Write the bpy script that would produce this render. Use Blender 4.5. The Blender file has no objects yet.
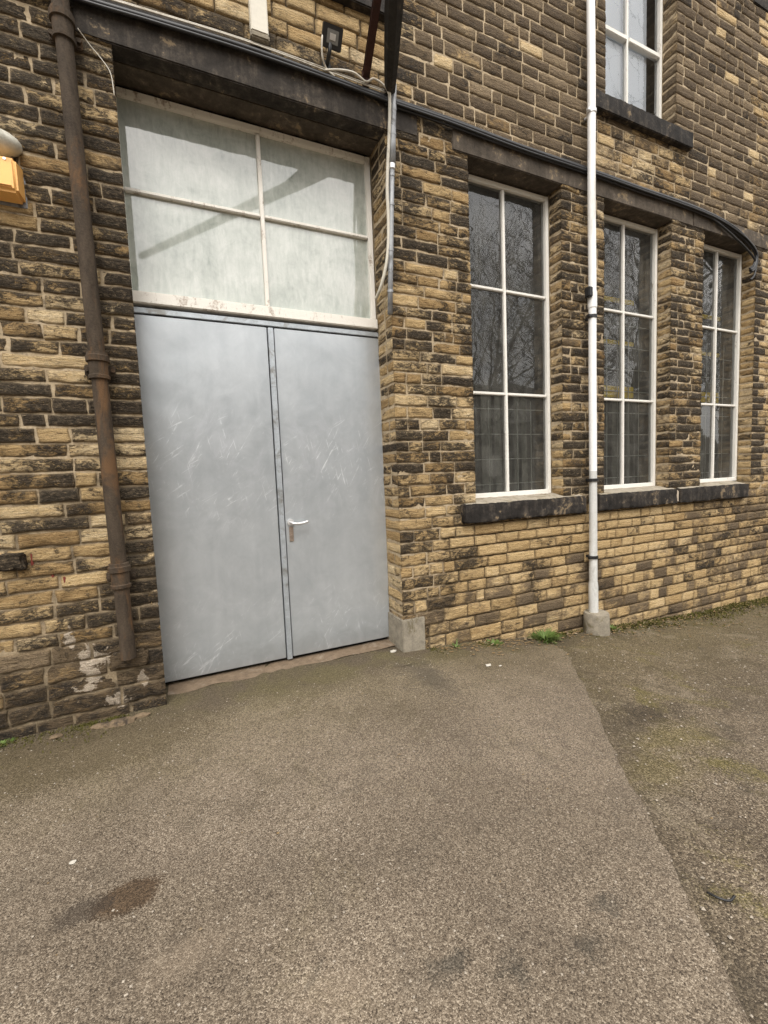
import bpy, bmesh, math, random
import numpy as np
from mathutils import Vector, Matrix, noise as mn

random.seed(7)
C = bpy.context.scene.collection
rad = math.radians

# ------------------------------------------------------------------ helpers
def link(name, me, mat=None, parent=None):
    o = bpy.data.objects.new(name, me)
    C.objects.link(o)
    if mat is not None and me is not None:
        for m in (mat if isinstance(mat, (list, tuple)) else [mat]):
            me.materials.append(m)
    if parent is not None:
        o.parent = parent
    return o

def empty(name, loc=(0, 0, 0)):
    o = bpy.data.objects.new(name, None)
    o.empty_display_size = 0.1
    C.objects.link(o)
    o.location = loc
    return o

def tag(o, label=None, cat=None, group=None, kind=None):
    if label: o['label'] = label
    if cat: o['category'] = cat
    if group: o['group'] = group
    if kind: o['kind'] = kind
    return o

class MB:
    """collects verts/faces (world coordinates) for ONE mesh object"""
    def __init__(s):
        s.v = []; s.f = []; s.c = []
    def add(s, verts, faces, col=None):
        b = len(s.v)
        s.v.extend(verts)
        s.f.extend([tuple(b + i for i in f) for f in faces])
        if col is not None:
            s.c.extend(col if isinstance(col, list) else [col] * len(verts))
    def box(s, x0, x1, y0, y1, z0, z1, bev=0.0):
        bm = bmesh.new()
        bmesh.ops.create_cube(bm, size=1)
        for v in bm.verts:
            v.co = Vector(((x0 + x1) / 2 + v.co.x * (x1 - x0), (y0 + y1) / 2 + v.co.y * (y1 - y0), (z0 + z1) / 2 + v.co.z * (z1 - z0)))
        if bev > 0:
            bmesh.ops.bevel(bm, geom=list(bm.edges), offset=bev, segments=2, affect='EDGES')
        s.bm(bm)
    def bm(s, bm):
        bm.verts.ensure_lookup_table()
        bm.verts.index_update()
        s.add([tuple(v.co) for v in bm.verts], [[v.index for v in f.verts] for f in bm.faces])
        bm.free()
    def obox(s, p, q, w, h, bev=0.004, up=(0, 0, 1)):
        """box section w x h running from p to q"""
        p = Vector(p); q = Vector(q); d = q - p; L = d.length; d.normalize()
        a = d.cross(Vector(up)).normalized(); b = a.cross(d).normalized()
        bm = bmesh.new(); bmesh.ops.create_cube(bm, size=1)
        for v in bm.verts:
            v.co = p + d * ((v.co.z + .5) * L) + a * (v.co.x * w) + b * (v.co.y * h)
        if bev: bmesh.ops.bevel(bm, geom=list(bm.edges), offset=bev, segments=2, affect='EDGES')
        s.bm(bm)
    def tube(s, pts, r, n=10, caps=True):
        pts = [Vector(p) for p in pts]
        rs = r if isinstance(r, (list, tuple)) else [r] * len(pts)
        vs = []; fs = []
        t0 = (pts[1] - pts[0]).normalized()
        ref = Vector((0, 0, 1)) if abs(t0.z) < .9 else Vector((1, 0, 0))
        a = t0.cross(ref).normalized()
        for i, p in enumerate(pts):
            t = (pts[min(i + 1, len(pts) - 1)] - pts[max(i - 1, 0)]).normalized()
            a = (a - t * a.dot(t)).normalized(); b = t.cross(a)
            for k in range(n):
                th = 2 * math.pi * k / n
                vs.append(tuple(p + (a * math.cos(th) + b * math.sin(th)) * rs[i]))
        for i in range(len(pts) - 1):
            for k in range(n):
                k2 = (k + 1) % n
                fs.append((i * n + k, i * n + k2, (i + 1) * n + k2, (i + 1) * n + k))
        if caps:
            fs.append(tuple(range(n - 1, -1, -1)))
            fs.append(tuple((len(pts) - 1) * n + k for k in range(n)))
        s.add(vs, fs)
    def build(s, name, mat, parent=None, smooth=False, attr=True):
        me = bpy.data.meshes.new(name)
        me.from_pydata(s.v, [], s.f)
        if s.c and attr:
            ca = me.color_attributes.new('st', 'FLOAT_COLOR', 'POINT')
            ca.data.foreach_set('color', np.array(s.c, dtype=np.float32).ravel())
        if smooth is True:
            me.polygons.foreach_set('use_smooth', [True] * len(me.polygons))
        elif smooth:
            me.polygons.foreach_set('use_smooth', [True] * len(me.polygons))
            try: me.set_sharp_from_angle(angle=rad(smooth))
            except Exception: pass
        me.update()
        return link(name, me, mat, parent)

def cat_path(ctrl, n=8):
    """Catmull-Rom through control points"""
    P = [Vector(c) for c in ctrl]
    P = [P[0] * 2 - P[1]] + P + [P[-1] * 2 - P[-2]]
    out = []
    for i in range(1, len(P) - 2):
        for k in range(n):
            t = k / n
            out.append(.5 * ((2 * P[i]) + (P[i + 1] - P[i - 1]) * t + (2 * P[i - 1] - 5 * P[i] + 4 * P[i + 1] - P[i + 2]) * t * t + (3 * P[i] - P[i - 1] - 3 * P[i + 1] + P[i + 2]) * t ** 3))
    out.append(P[-2])
    return out

# ------------------------------------------------------------------ node helper
class N:
    def __init__(s, name):
        s.m = bpy.data.materials.new(name); s.m.use_nodes = True
        s.t = s.m.node_tree; s.t.nodes.clear()
        s.out = s.t.nodes.new('ShaderNodeOutputMaterial')
        s._pos = None
    def n(s, typ, **kw):
        nd = s.t.nodes.new(typ)
        for k, v in kw.items():
            if k.startswith('i_'):
                k = k[2:]
                key = int(k) if k.isdigit() else k.replace('_', ' ')
                s.set(nd.inputs[key], v)
            else: setattr(nd, k, v)
        return nd
    def set(s, sock, v):
        if isinstance(v, bpy.types.NodeSocket): s.t.links.new(v, sock)
        elif isinstance(v, (tuple, list)) and sock.type == 'RGBA' and len(v) == 3: sock.default_value = (*v, 1)
        else: sock.default_value = v
    def pos(s, scale=(1, 1, 1), rot=(0, 0, 0), loc=(0, 0, 0)):
        if s._pos is None:
            s._pos = s.t.nodes.new('ShaderNodeNewGeometry').outputs['Position']
        if scale == (1, 1, 1) and rot == (0, 0, 0) and loc == (0, 0, 0): return s._pos
        mp = s.n('ShaderNodeMapping'); s.set(mp.inputs['Vector'], s._pos)
        mp.inputs['Scale'].default_value = scale; mp.inputs['Rotation'].default_value = rot; mp.inputs['Location'].default_value = loc
        return mp.outputs[0]
    def rpos(s, ang, scale, loc=(0, 0, 0)):
        a = s.n('ShaderNodeMapping'); s.set(a.inputs['Vector'], s.pos()); a.inputs['Rotation'].default_value = (0, ang, 0); a.inputs['Location'].default_value = loc
        b = s.n('ShaderNodeMapping'); s.set(b.inputs['Vector'], a.outputs[0]); b.inputs['Scale'].default_value = scale
        return b.outputs[0]
    def noise(s, sc, det=5, rough=.55, dist=0, vec=None, off=None):
        nd = s.n('ShaderNodeTexNoise', i_Scale=sc, i_Detail=det, i_Roughness=rough, i_Distortion=dist)
        s.set(nd.inputs['Vector'], vec if vec is not None else s.pos())
        return nd.outputs['Fac']
    def voro(s, sc, vec=None, feature='F1', rnd=1.0):
        nd = s.n('ShaderNodeTexVoronoi', feature=feature, i_Scale=sc)
        nd.inputs['Randomness'].default_value = rnd
        s.set(nd.inputs['Vector'], vec if vec is not None else s.pos())
        return nd
    def math(s, op, a, b=None, c=None, clamp=False):
        nd = s.n('ShaderNodeMath', operation=op, use_clamp=clamp)
        s.set(nd.inputs[0], a)
        if b is not None: s.set(nd.inputs[1], b)
        if c is not None: s.set(nd.inputs[2], c)
        return nd.outputs[0]
    def mix(s, f, a, b, mode='MIX'):
        nd = s.n('ShaderNodeMix', data_type='RGBA', blend_type=mode)
        s.set(nd.inputs[0], f); s.set(nd.inputs[6], a); s.set(nd.inputs[7], b)
        return nd.outputs[2]
    def ss(s, x, lo, hi):
        nd = s.n('ShaderNodeMapRange', interpolation_type='SMOOTHSTEP')
        s.set(nd.inputs[0], x); s.set(nd.inputs[1], lo); s.set(nd.inputs[2], hi)
        nd.inputs[3].default_value = 0; nd.inputs[4].default_value = 1
        return nd.outputs[0]
    def ramp(s, f, stops):
        nd = s.n('ShaderNodeValToRGB'); s.set(nd.inputs[0], f)
        e = nd.color_ramp.elements
        while len(e) < len(stops): e.new(.5)
        for el, (p, c) in zip(e, stops):
            el.position = p; el.color = (*c, 1) if len(c) == 3 else c
        return nd.outputs[0]
    def sep(s, col):
        nd = s.n('ShaderNodeSeparateColor'); s.set(nd.inputs[0], col); return nd.outputs
    def xyz(s):
        nd = s.n('ShaderNodeSeparateXYZ'); s.set(nd.inputs[0], s.pos()); return nd.outputs
    def bump(s, h, strength=.5, dist=.01, nrm=None):
        nd = s.n('ShaderNodeBump', i_Strength=strength, i_Distance=dist); s.set(nd.inputs['Height'], h)
        if nrm is not None: s.set(nd.inputs['Normal'], nrm)
        return nd.outputs[0]
    def pbsdf(s, col, rough=.8, metal=0, nrm=None, spec=.5, **kw):
        nd = s.n('ShaderNodeBsdfPrincipled')
        s.set(nd.inputs['Base Color'], col); s.set(nd.inputs['Roughness'], rough); s.set(nd.inputs['Metallic'], metal)
        nd.inputs['Specular IOR Level'].default_value = spec
        if nrm is not None: s.set(nd.inputs['Normal'], nrm)
        for k, v in kw.items(): s.set(nd.inputs[k.replace('_', ' ')], v)
        return nd.outputs[0]
    def fin(s, sh):
        s.t.links.new(sh, s.out.inputs['Surface']); return s.m

# ------------------------------------------------------------------ materials
def mat_stone():
    m = N('sandstone')
    at = m.n('ShaderNodeVertexColor', layer_name='st')
    o = m.sep(at.outputs['Color']); soot, tone, pat = o[0], o[1], o[2]; edge = at.outputs['Alpha']
    # every stone reads its own piece of the noise
    off = m.n('ShaderNodeVectorMath', operation='SCALE'); off.inputs[0].default_value = (17.3, 9.1, 23.7); m.set(off.inputs['Scale'], tone)
    addv = m.n('ShaderNodeVectorMath', operation='ADD'); m.set(addv.inputs[0], m.pos((1, 1, 2.1))); m.set(addv.inputs[1], off.outputs[0])
    pv = addv.outputs[0]
    n1 = m.noise(10, 6, .72, .9, pv)
    n2 = m.noise(44, 5, .72, .3, pv)
    n1c = m.math('MULTIPLY', m.math('SUBTRACT', n1, .5), 2.4); n2c = m.math('MULTIPLY', m.math('SUBTRACT', n2, .5), 2.4)
    n3 = m.noise(3.2, 4, .55, .2, pv)
    fine = m.noise(150, 3, .75)
    grain = m.noise(380, 1, .6)
    # clean sandstone, from brown ochre to pale buff, faint bedding streaks
    bed = m.noise(6, 5, .7, .5, m.pos((1.3, 1.3, 9)))
    v = m.math('ADD', m.math('MULTIPLY', tone, .5), m.math('MULTIPLY', n3, .35))
    v = m.math('ADD', v, m.math('MULTIPLY', m.math('SUBTRACT', bed, .5), .55))
    v = m.math('ADD', v, m.math('MULTIPLY', m.math('SUBTRACT', n2, .5), .55))
    yel = m.ramp(v, [(.02, (.20, .118, .048)), (.26, (.42, .282, .130)), (.50, (.61, .44, .228)), (.82, (.78, .64, .42))])
    # weathered brown skin
    v2 = m.math('ADD', m.math('MULTIPLY', n2, .6), m.math('MULTIPLY', m.math('ADD', n1, tone), .25))
    brn = m.ramp(v2, [(.2, (.032, .024, .016)), (.42, (.092, .067, .043)), (.58, (.165, .122, .078)), (.8, (.36, .27, .165))])
    pcl = m.math('MULTIPLY', m.math('SUBTRACT', m.noise(2.7, 4, .6, .6, m.pos(loc=(5, 3, 2))), .5), 1.3)
    pm = m.ss(m.math('ADD', pcl, m.math('ADD', m.math('MULTIPLY', n1c, .36), m.math('ADD', pat, m.math('MULTIPLY', n2c, .22)))), .32, .70)
    base = m.mix(pm, yel, brn)
    # soot crust, flaked off in patches
    sn = m.math('ADD', m.math('MULTIPLY', n1c, .70), m.math('MULTIPLY', n2c, .52))
    sn = m.math('ADD', sn, m.math('MULTIPLY', m.math('SUBTRACT', fine, .5), .5))
    cloud = m.math('MULTIPLY', m.math('SUBTRACT', m.noise(2.3, 4, .6, .6), .5), 1.9)
    sm = m.math('ADD', m.math('ADD', sn, m.math('MULTIPLY', cloud, m.ss(soot, .08, .45))), m.math('MULTIPLY', m.math('SUBTRACT', soot, .5), 1.1))
    halo = m.ss(sm, -.5, .05)
    sm = m.ss(sm, -.10, .17)
    sc = m.ramp(n2, [(.3, (.009, .0075, .006)), (.47, (.022, .018, .014)), (.59, (.075, .057, .039)), (.72, (.28, .21, .13))])
    base = m.mix(m.math('MULTIPLY', halo, .42), base, (.115, .075, .035))
    base = m.mix(m.math('MULTIPLY', sm, .95), base, sc)
    crack_shade = m.math('SUBTRACT', 1, m.ss(m.math('ADD', bed, m.math('MULTIPLY', n2c, .05)), .30, .43))  # cavity shade of the bedding cracks, painted into the colour
    base = m.mix(m.math('MULTIPLY', crack_shade, m.math('MULTIPLY', m.math('ADD', .10, m.math('MULTIPLY', soot, .85)), m.math('SUBTRACT', 1, m.math('MULTIPLY', pat, .75)))), base, (.030, .021, .013))
    # worn arrises: grime near the joint
    ed = m.ss(m.math('ADD', edge, m.math('MULTIPLY', m.math('SUBTRACT', n2, .5), .9)), .0, .75)
    base = m.mix(m.math('MULTIPLY', m.math('SUBTRACT', 1, ed), .5), base, m.mix(soot, (.20, .14, .075), (.27, .21, .14)))
    x = m.xyz(); msk = None; nsm = m.math('SUBTRACT', m.noise(11, 4, .6, .6), .5)
    for cx, cz, rx, rz in ((-.615, .395, .085, .085), (-.60, .28, .05, .06), (-.635, .22, .06, .03), (-.49, .12, .06, .06), (-.70, .52, .03, .07), (-.345, .22, .03, .06)):
        a = m.math('DIVIDE', m.math('SUBTRACT', x[0], cx), rx); b = m.math('DIVIDE', m.math('SUBTRACT', x[2], cz), rz)
        dd = m.math('SQRT', m.math('ADD', m.math('MULTIPLY', a, a), m.math('MULTIPLY', b, b)))
        dd = m.math('ADD', dd, m.math('ADD', m.math('MULTIPLY', n2c, .45), m.math('MULTIPLY', nsm, 3.2))); k = m.math('SUBTRACT', 1, m.ss(dd, .80, .95))
        msk = k if msk is None else m.math('MAXIMUM', msk, k)
    base = m.mix(m.math('MULTIPLY', msk, .9), base, m.ramp(n2, [(.3, (.36, .28, .2)), (.6, (.62, .53, .42))]))
    # grain
    g = m.math('ADD', .30, m.math('MULTIPLY', m.math('ADD', m.math('MULTIPLY', fine, 1.2), m.math('ADD', m.math('MULTIPLY', grain, .5), m.math('MULTIPLY', n2, .5))), .64))
    base = m.mix(1, base, m.n('ShaderNodeCombineColor', i_0=g, i_1=g, i_2=g).outputs[0], 'MULTIPLY')
    h = m.math('ADD', m.math('MULTIPLY', n2, .7), m.math('MULTIPLY', fine, .35))
    h = m.math('SUBTRACT', h, m.math('MULTIPLY', sm, -.22))
    h = m.math('ADD', h, m.math('MULTIPLY', bed, 1.1))
    return m.fin(m.pbsdf(base, .9, 0, m.bump(h, 1.0, .022), .25))

def mat_mortar():
    m = N('lime_mortar')
    at = m.n('ShaderNodeVertexColor', layer_name='st'); o = m.sep(at.outputs['Color'])
    n1 = m.noise(7, 6, .65, .4); n2 = m.noise(60, 5, .7)
    c = m.ramp(m.math('ADD', m.math('MULTIPLY', n1, .5), m.math('MULTIPLY', n2, .5)), [(.3, (.19, .14, .085)), (.48, (.40, .315, .205)), (.64, (.58, .48, .345))])
    c = m.mix(m.math('MULTIPLY', m.ss(m.math('ADD', m.math('MULTIPLY', m.noise(3.5, 6, .7, .6), .6), m.math('MULTIPLY', n2, .4)), .50, .62), .72), c, (.06, .045, .03))
    d = m.ramp(n2, [(.3, (.03, .023, .016)), (.7, (.13, .095, .055))])
    dk = m.ss(m.math('ADD', m.math('SUBTRACT', n1, .5), o[0]), .3, .75)
    c = m.mix(dk, c, d)
    return m.fin(m.pbsdf(c, .95, 0, m.bump(n2, .6, .006), .2))

def mat_white_paint(name='white_paint', col=(.84, .82, .77), wear=.5, dirt=(.30, .24, .17)):
    m = N(name)
    n1 = m.noise(14, 7, .7, .3, m.pos((1, 1, .35))); n2 = m.noise(70, 5, .7); n3 = m.noise(4, 5, .6)
    k = m.ss(m.math('ADD', m.math('MULTIPLY', n1, .7), m.math('MULTIPLY', n2, .3)), .62 - wear * .1, .72 - wear * .06)
    c = m.mix(m.math('MULTIPLY', n3, .28), col, (.5, .46, .38))
    c = m.mix(m.math('MULTIPLY', k, .85), c, dirt)
    return m.fin(m.pbsdf(c, .6, 0, m.bump(m.math('ADD', n2, m.math('MULTIPLY', k, -.8)), .35, .004), .4))

def mat_door():
    m = N('galvanised_steel')
    x = m.xyz()
    cloud = m.noise(1.7, 7, .62, .9); mid = m.noise(6, 7, .65, 1.2)
    wipe = m.noise(3.2, 8, .72, 2.2, m.pos((1, 1, .8), (0, rad(35), 0)))
    streak = m.noise(9, 6, .6, .2, m.pos((1, 1, .05)))
    s1 = m.ss(m.noise(3, 3, .6, .6, m.rpos(rad(-32), (22, 1, 1.5))), .595, .68)
    s2 = m.ss(m.noise(3, 3, .6, .3, m.rpos(rad(12), (26, 1, 1.3), (3, 0, 1))), .62, .70)
    s3 = m.ss(m.noise(2.4, 3, .6, .8, m.rpos(rad(-58), (17, 1, 1.6), (7, 0, 4))), .61, .69)
    zone = m.math('MULTIPLY', m.ss(mid, .42, .6), m.ss(cloud, .38, .54))
    band = m.math('MULTIPLY', m.ss(x[2], 1.0, 1.35), m.math('SUBTRACT', 1, m.ss(x[2], 1.75, 2.1)))
    low = m.math('SUBTRACT', 1, m.ss(x[2], .1, .75))
    scr = m.math('MULTIPLY', m.math('MAXIMUM', m.math('MAXIMUM', s1, s2), s3), m.math('MULTIPLY', zone, m.math('MAXIMUM', m.math('MAXIMUM', band, low), .05)))
    fine = m.noise(160, 4, .7)
    v = m.math('ADD', m.math('MULTIPLY', cloud, .35), m.math('MULTIPLY', mid, .22))
    v = m.math('ADD', v, m.math('MULTIPLY', wipe, .28))
    v = m.math('ADD', v, m.math('MULTIPLY', streak, .2))
    c = m.ramp(v, [(.38, (.385, .415, .44)), (.52, (.455, .485, .51)), (.66, (.53, .56, .585))])
    c = m.mix(m.math('MULTIPLY', m.ss(wipe, .5, .68), m.math('MULTIPLY', band, .5)), c, (.52, .54, .58))
    c = m.mix(m.math('MULTIPLY', scr, .85), c, (.76, .79, .82))
    grime = m.math('MULTIPLY', m.math('SUBTRACT', 1, m.ss(m.math('ADD', x[2], m.math('MULTIPLY', mid, .25)), .12, .38)), .35)
    c = m.mix(grime, c, (.22, .215, .20))
    r = m.math('ADD', .17, m.math('MULTIPLY', v, .26))
    return m.fin(m.pbsdf(c, r, .45, m.bump(m.math('ADD', m.math('MULTIPLY', m.noise(1.1, 3, .5, .3), 1), m.math('MULTIPLY', fine, .02)), .22, .05), .4))

def mat_simple(name, col, rough=.6, metal=0, var=.35, sc=30, bump=.3, spec=.5, dirt=None, stretch=1.0):
    m = N(name)
    n1 = m.noise(sc, 6, .65, .3, m.pos((1, 1, stretch))); n2 = m.noise(sc * 6, 4, .7)
    lo = tuple(c * (1 - var) for c in col); hi = tuple(min(1, c * (1 + var)) for c in col)
    c = m.ramp(m.math('ADD', m.math('MULTIPLY', n1, .65), m.math('MULTIPLY', n2, .35)), [(.3, lo), (.7, hi)])
    if dirt:
        c = m.mix(m.ss(m.noise(sc * .35, 7, .7, .6, m.pos((1, 1, stretch))), .52, .66), c, dirt)
    return m.fin(m.pbsdf(c, rough, metal, m.bump(n2, bump, .004), spec))

def mat_glass(name, tint=(.94, .97, .95), dust=.15, ior=1.75):
    m = N(name)
    n1 = m.noise(5, 7, .7, .4); n2 = m.noise(2.2, 2, .5); st = m.noise(6, 6, .65, .2, m.pos((3, 1, .25)))
    d = m.math('MULTIPLY', m.math('ADD', .35, m.ss(m.math('ADD', m.math('MULTIPLY', n1, .6), m.math('MULTIPLY', st, .4)), .38, .75)), dust)
    nrm = m.bump(m.math('ADD', n2, m.math('MULTIPLY', m.noise(7, 2, .4), .12)), .09, .02)
    tr = m.n('ShaderNodeBsdfTransparent', i_Color=tint).outputs[0]
    gl = m.n('ShaderNodeBsdfGlossy', i_Roughness=.012, i_Color=(.95, .97, 1)); m.set(gl.inputs['Normal'], nrm)
    fr = m.n('ShaderNodeFresnel', i_IOR=ior); m.set(fr.inputs['Normal'], nrm)
    mx = m.n('ShaderNodeMixShader'); m.set(mx.inputs[0], fr.outputs[0]); m.set(mx.inputs[1], tr); m.set(mx.inputs[2], gl.outputs[0])
    df = m.n('ShaderNodeBsdfDiffuse', i_Color=(.42, .41, .37)).outputs[0]
    m2 = m.n('ShaderNodeMixShader'); m.set(m2.inputs[0], d); m.set(m2.inputs[1], mx.outputs[0]); m.set(m2.inputs[2], df)
    return m.fin(m2.outputs[0])

def mat_whitewash():
    m = N('whitewashed_glass')
    n1 = m.noise(2.2, 7, .62, .7); n2 = m.noise(22, 7, .7, .4, m.pos((1.6, 1, .35))); n3 = m.noise(9, 7, .7, 1.3)
    n4 = m.noise(120, 3, .7)
    x = m.xyz()
    v = m.math('ADD', m.math('MULTIPLY', n1, .4), m.math('ADD', m.math('MULTIPLY', n2, .32), m.math('MULTIPLY', n3, .28)))
    c = m.ramp(v, [(.36, (.25, .285, .25)), (.46, (.385, .415, .375)), (.56, (.50, .525, .485)), (.68, (.62, .64, .60))])
    low = m.math('SUBTRACT', 1, m.ss(m.math('ADD', x[2], m.math('MULTIPLY', n2, .45)), 2.88, 3.12))
    c = m.mix(m.math('MULTIPLY', low, .5), c, (.33, .375, .33))
    c = m.mix(m.math('MULTIPLY', m.ss(n4, .6, .75), .12), c, (.2, .23, .2))
    return m.fin(m.pbsdf(c, .55, 0, None, .1, Coat_Weight=1.0, Coat_Roughness=.035, Coat_IOR=2.1))

def mat_asphalt(name, old):
    m = N(name)
    x = m.xyz()
    vo = m.voro(225 if not old else 170); vo2 = m.voro(100 if not old else 75); vo3 = m.voro(380)
    def grey(v):
        return m.sep(v.outputs['Color'])[0]
    r1, r2, r3 = grey(vo), grey(vo2), grey(vo3)
    big = m.noise(.9, 6, .6, .5); mid = m.noise(5, 7, .68, .4); bl = m.noise(1.9, 5, .6, 1.0, m.pos(loc=(4, 2, 0)))
    fine = m.noise(90, 4, .75)
    k = m.math('ADD', m.math('MULTIPLY', r1, .52), m.math('ADD', m.math('MULTIPLY', r2, .10), m.math('MULTIPLY', r3, .36)))
    k = m.math('ADD', k, m.math('MULTIPLY', m.math('SUBTRACT', fine, .5), .25))
    if old:
        c = m.ramp(k, [(.12, (.034, .025, .017)), (.40, (.112, .085, .057)), (.64, (.18, .14, .098)), (.90, (.44, .37, .275))])
    else:
        c = m.ramp(k, [(.12, (.044, .033, .023)), (.36, (.135, .105, .075)), (.60, (.200, .160, .117)), (.90, (.40, .34, .265))])
    tint = m.mix(m.ss(big, .35, .65), (.77, .76, .745), (1.08, 1.08, 1.08))
    c = m.mix(1, c, tint, 'MULTIPLY')
    c = m.mix(m.math('MULTIPLY', m.ss(mid, .48, .70), .62 if old else .30), c, (.055, .045, .034))
    # brown-olive algae towards the wall
    ywall = m.math('ADD', x[1], m.math('MULTIPLY', m.math('SUBTRACT', mid, .5), .9))
    alg = m.ss(ywall, -1.9 if old else -1.3, -.25)
    c = m.mix(m.math('MULTIPLY', alg, .55 if old else .36), c, m.mix(r1, (.048, .037, .012), (.185, .145, .062)))
    # moss speckle
    ms = m.ss(m.math('ADD', m.math('MULTIPLY', bl, .65), m.math('MULTIPLY', fine, .35)), .55, .66)
    msk = m.math('MULTIPLY', ms, .75 if old else .12)
    c = m.mix(msk, c, m.mix(r1, (.05, .045, .010), (.20, .165, .05)))
    # dark oil blots
    ob = m.ss(m.noise(2.6, 5, .6, .5, m.pos(loc=(11.3, 5.2, 0))), .645, .73)
    c = m.mix(m.math('MULTIPLY', ob, .55), c, (.035, .033, .028))
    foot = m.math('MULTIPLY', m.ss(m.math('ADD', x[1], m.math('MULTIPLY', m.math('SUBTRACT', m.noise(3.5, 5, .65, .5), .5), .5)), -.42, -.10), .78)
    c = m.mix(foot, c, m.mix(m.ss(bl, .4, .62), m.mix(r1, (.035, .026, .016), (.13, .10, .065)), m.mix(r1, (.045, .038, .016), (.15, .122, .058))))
    def spot(cx, cy, rx, ry, am=1.1, lo=.70, hi=1.08, fq=13):
        a = m.math('DIVIDE', m.math('SUBTRACT', x[0], cx), rx); b = m.math('DIVIDE', m.math('SUBTRACT', x[1], cy), ry)
        dd = m.math('SQRT', m.math('ADD', m.math('MULTIPLY', a, a), m.math('MULTIPLY', b, b)))
        dd = m.math('ADD', dd, m.math('MULTIPLY', m.math('SUBTRACT', m.noise(fq, 6, .75, .6), .5), am))
        return m.math('SUBTRACT', 1, m.ss(m.math('ADD', dd, m.math('MULTIPLY', m.math('SUBTRACT', r1, .5), .30)), lo, hi))
    if old:
        # dirt and moss collected along the seam with the newer patch
        sd_ = m.math('ADD', m.math('MULTIPLY', m.math('SUBTRACT', x[0], 3.03), .787), m.math('MULTIPLY', m.math('ADD', x[1], .20), -.617))
        sd_ = m.math('ADD', sd_, m.math('MULTIPLY', m.math('SUBTRACT', m.noise(4, 6, .7, .6), .5), .35))
        seam = m.math('MULTIPLY', m.math('SUBTRACT', 1, m.ss(sd_, .02, .22)), .36)
        c = m.mix(seam, c, m.mix(r1, (.028, .022, .013), (.105, .082, .048)))
        pale = m.ss(m.noise(3.1, 6, .7, .8, m.pos(loc=(1.3, 8.8, 0))), .55, .68)
        c = m.mix(m.math('MULTIPLY', pale, .45), c, m.mix(r1, (.12, .095, .065), (.36, .30, .22)))
    if old:
        c = m.mix(m.math('MULTIPLY', spot(2.45, -1.40, .36, .16, 3.2, .2, 1.3, 6), .8), c, m.mix(r1, (.018, .014, .009), (.075, .055, .034)))
        c = m.mix(m.math('MULTIPLY', spot(2.38, -1.64, .34, .16, 3.4, .1, 1.4, 6), .42), c, m.mix(r1, (.075, .060, .012), (.24, .20, .062)))
        c = m.mix(m.math('MULTIPLY', spot(2.0, -1.80, .26, .16, 3.4, .1, 1.4, 6), .36), c, m.mix(r1, (.075, .060, .014), (.24, .20, .07)))
    if not old:
        for sx_, sy_ in ((.591, -2.104), (.76, -2.193), (1.0, -2.24), (1.164, -2.18)):
            c = m.mix(m.math('MULTIPLY', spot(sx_, sy_, .075, .05, 3.6, -.1, 1.2, 14), .6), c, (.028, .027, .022))
        for sx_, sy_ in ((-.09, -1.73), (.27, -2.03)):
            c = m.mix(m.math('MULTIPLY', spot(sx_, sy_, .16, .07, 3.2, -.1, 1.3, 9), .22), c, (.33, .26, .19))
        # brown spill beside the camera and a dark blotch under the pier
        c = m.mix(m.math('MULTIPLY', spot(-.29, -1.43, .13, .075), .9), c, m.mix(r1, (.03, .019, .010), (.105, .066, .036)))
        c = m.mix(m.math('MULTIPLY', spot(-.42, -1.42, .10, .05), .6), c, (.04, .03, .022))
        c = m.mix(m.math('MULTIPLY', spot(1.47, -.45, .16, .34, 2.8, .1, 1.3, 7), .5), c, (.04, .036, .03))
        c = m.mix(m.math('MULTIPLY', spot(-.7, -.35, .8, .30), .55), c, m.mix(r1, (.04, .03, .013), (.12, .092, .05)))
    h = m.math('ADD', m.math('MULTIPLY', m.math('SUBTRACT', 1, vo.outputs['Distance']), .5), m.math('ADD', m.math('MULTIPLY', r1, .5), m.math('MULTIPLY', fine, .7)))
    h = m.math('ADD', h, m.math('MULTIPLY', mid, 1.2 if old else .4))
    return m.fin(m.pbsdf(c, .85, 0, m.bump(h, .8, .012 if old else .006), .3))

def mat_slab():
    m = N('sooted_dressed_stone')
    at = m.n('ShaderNodeVertexColor', layer_name='st'); o = m.sep(at.outputs['Color'])
    n1 = m.noise(5, 6, .62, .5); n2 = m.noise(26, 5, .7, .2); st = m.noise(16, 5, .65, .2, m.pos((1, 1, .08))); fine = m.noise(170, 3, .7)
    v = m.math('ADD', m.math('MULTIPLY', n1, .45), m.math('ADD', m.math('MULTIPLY', n2, .25), m.math('MULTIPLY', st, .3)))
    dk = m.ramp(v, [(.38, (.007, .006, .0055)), (.49, (.021, .018, .016)), (.60, (.075, .062, .05))])
    br = m.ramp(v, [(.36, (.045, .036, .027)), (.5, (.090, .072, .054)), (.64, (.17, .138, .105))])
    c = m.mix(o[0], br, dk)
    c = m.mix(m.math('MULTIPLY', m.ss(m.math('ADD', m.math('MULTIPLY', n1, .6), m.math('MULTIPLY', n2, .4)),   .565, .62), m.math('SUBTRACT', 1, m.math('MULTIPLY', o[0], .3))), c, (.25, .185, .11))
    g = m.math('ADD', .55, m.math('MULTIPLY', fine, .9))
    c = m.mix(1, c, m.n('ShaderNodeCombineColor', i_0=g, i_1=g, i_2=g).outputs[0], 'MULTIPLY')
    return m.fin(m.pbsdf(c, .85, 0, m.bump(m.math('ADD', n2, m.math('MULTIPLY', fine, .3)), .6, .008), .3))

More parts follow.
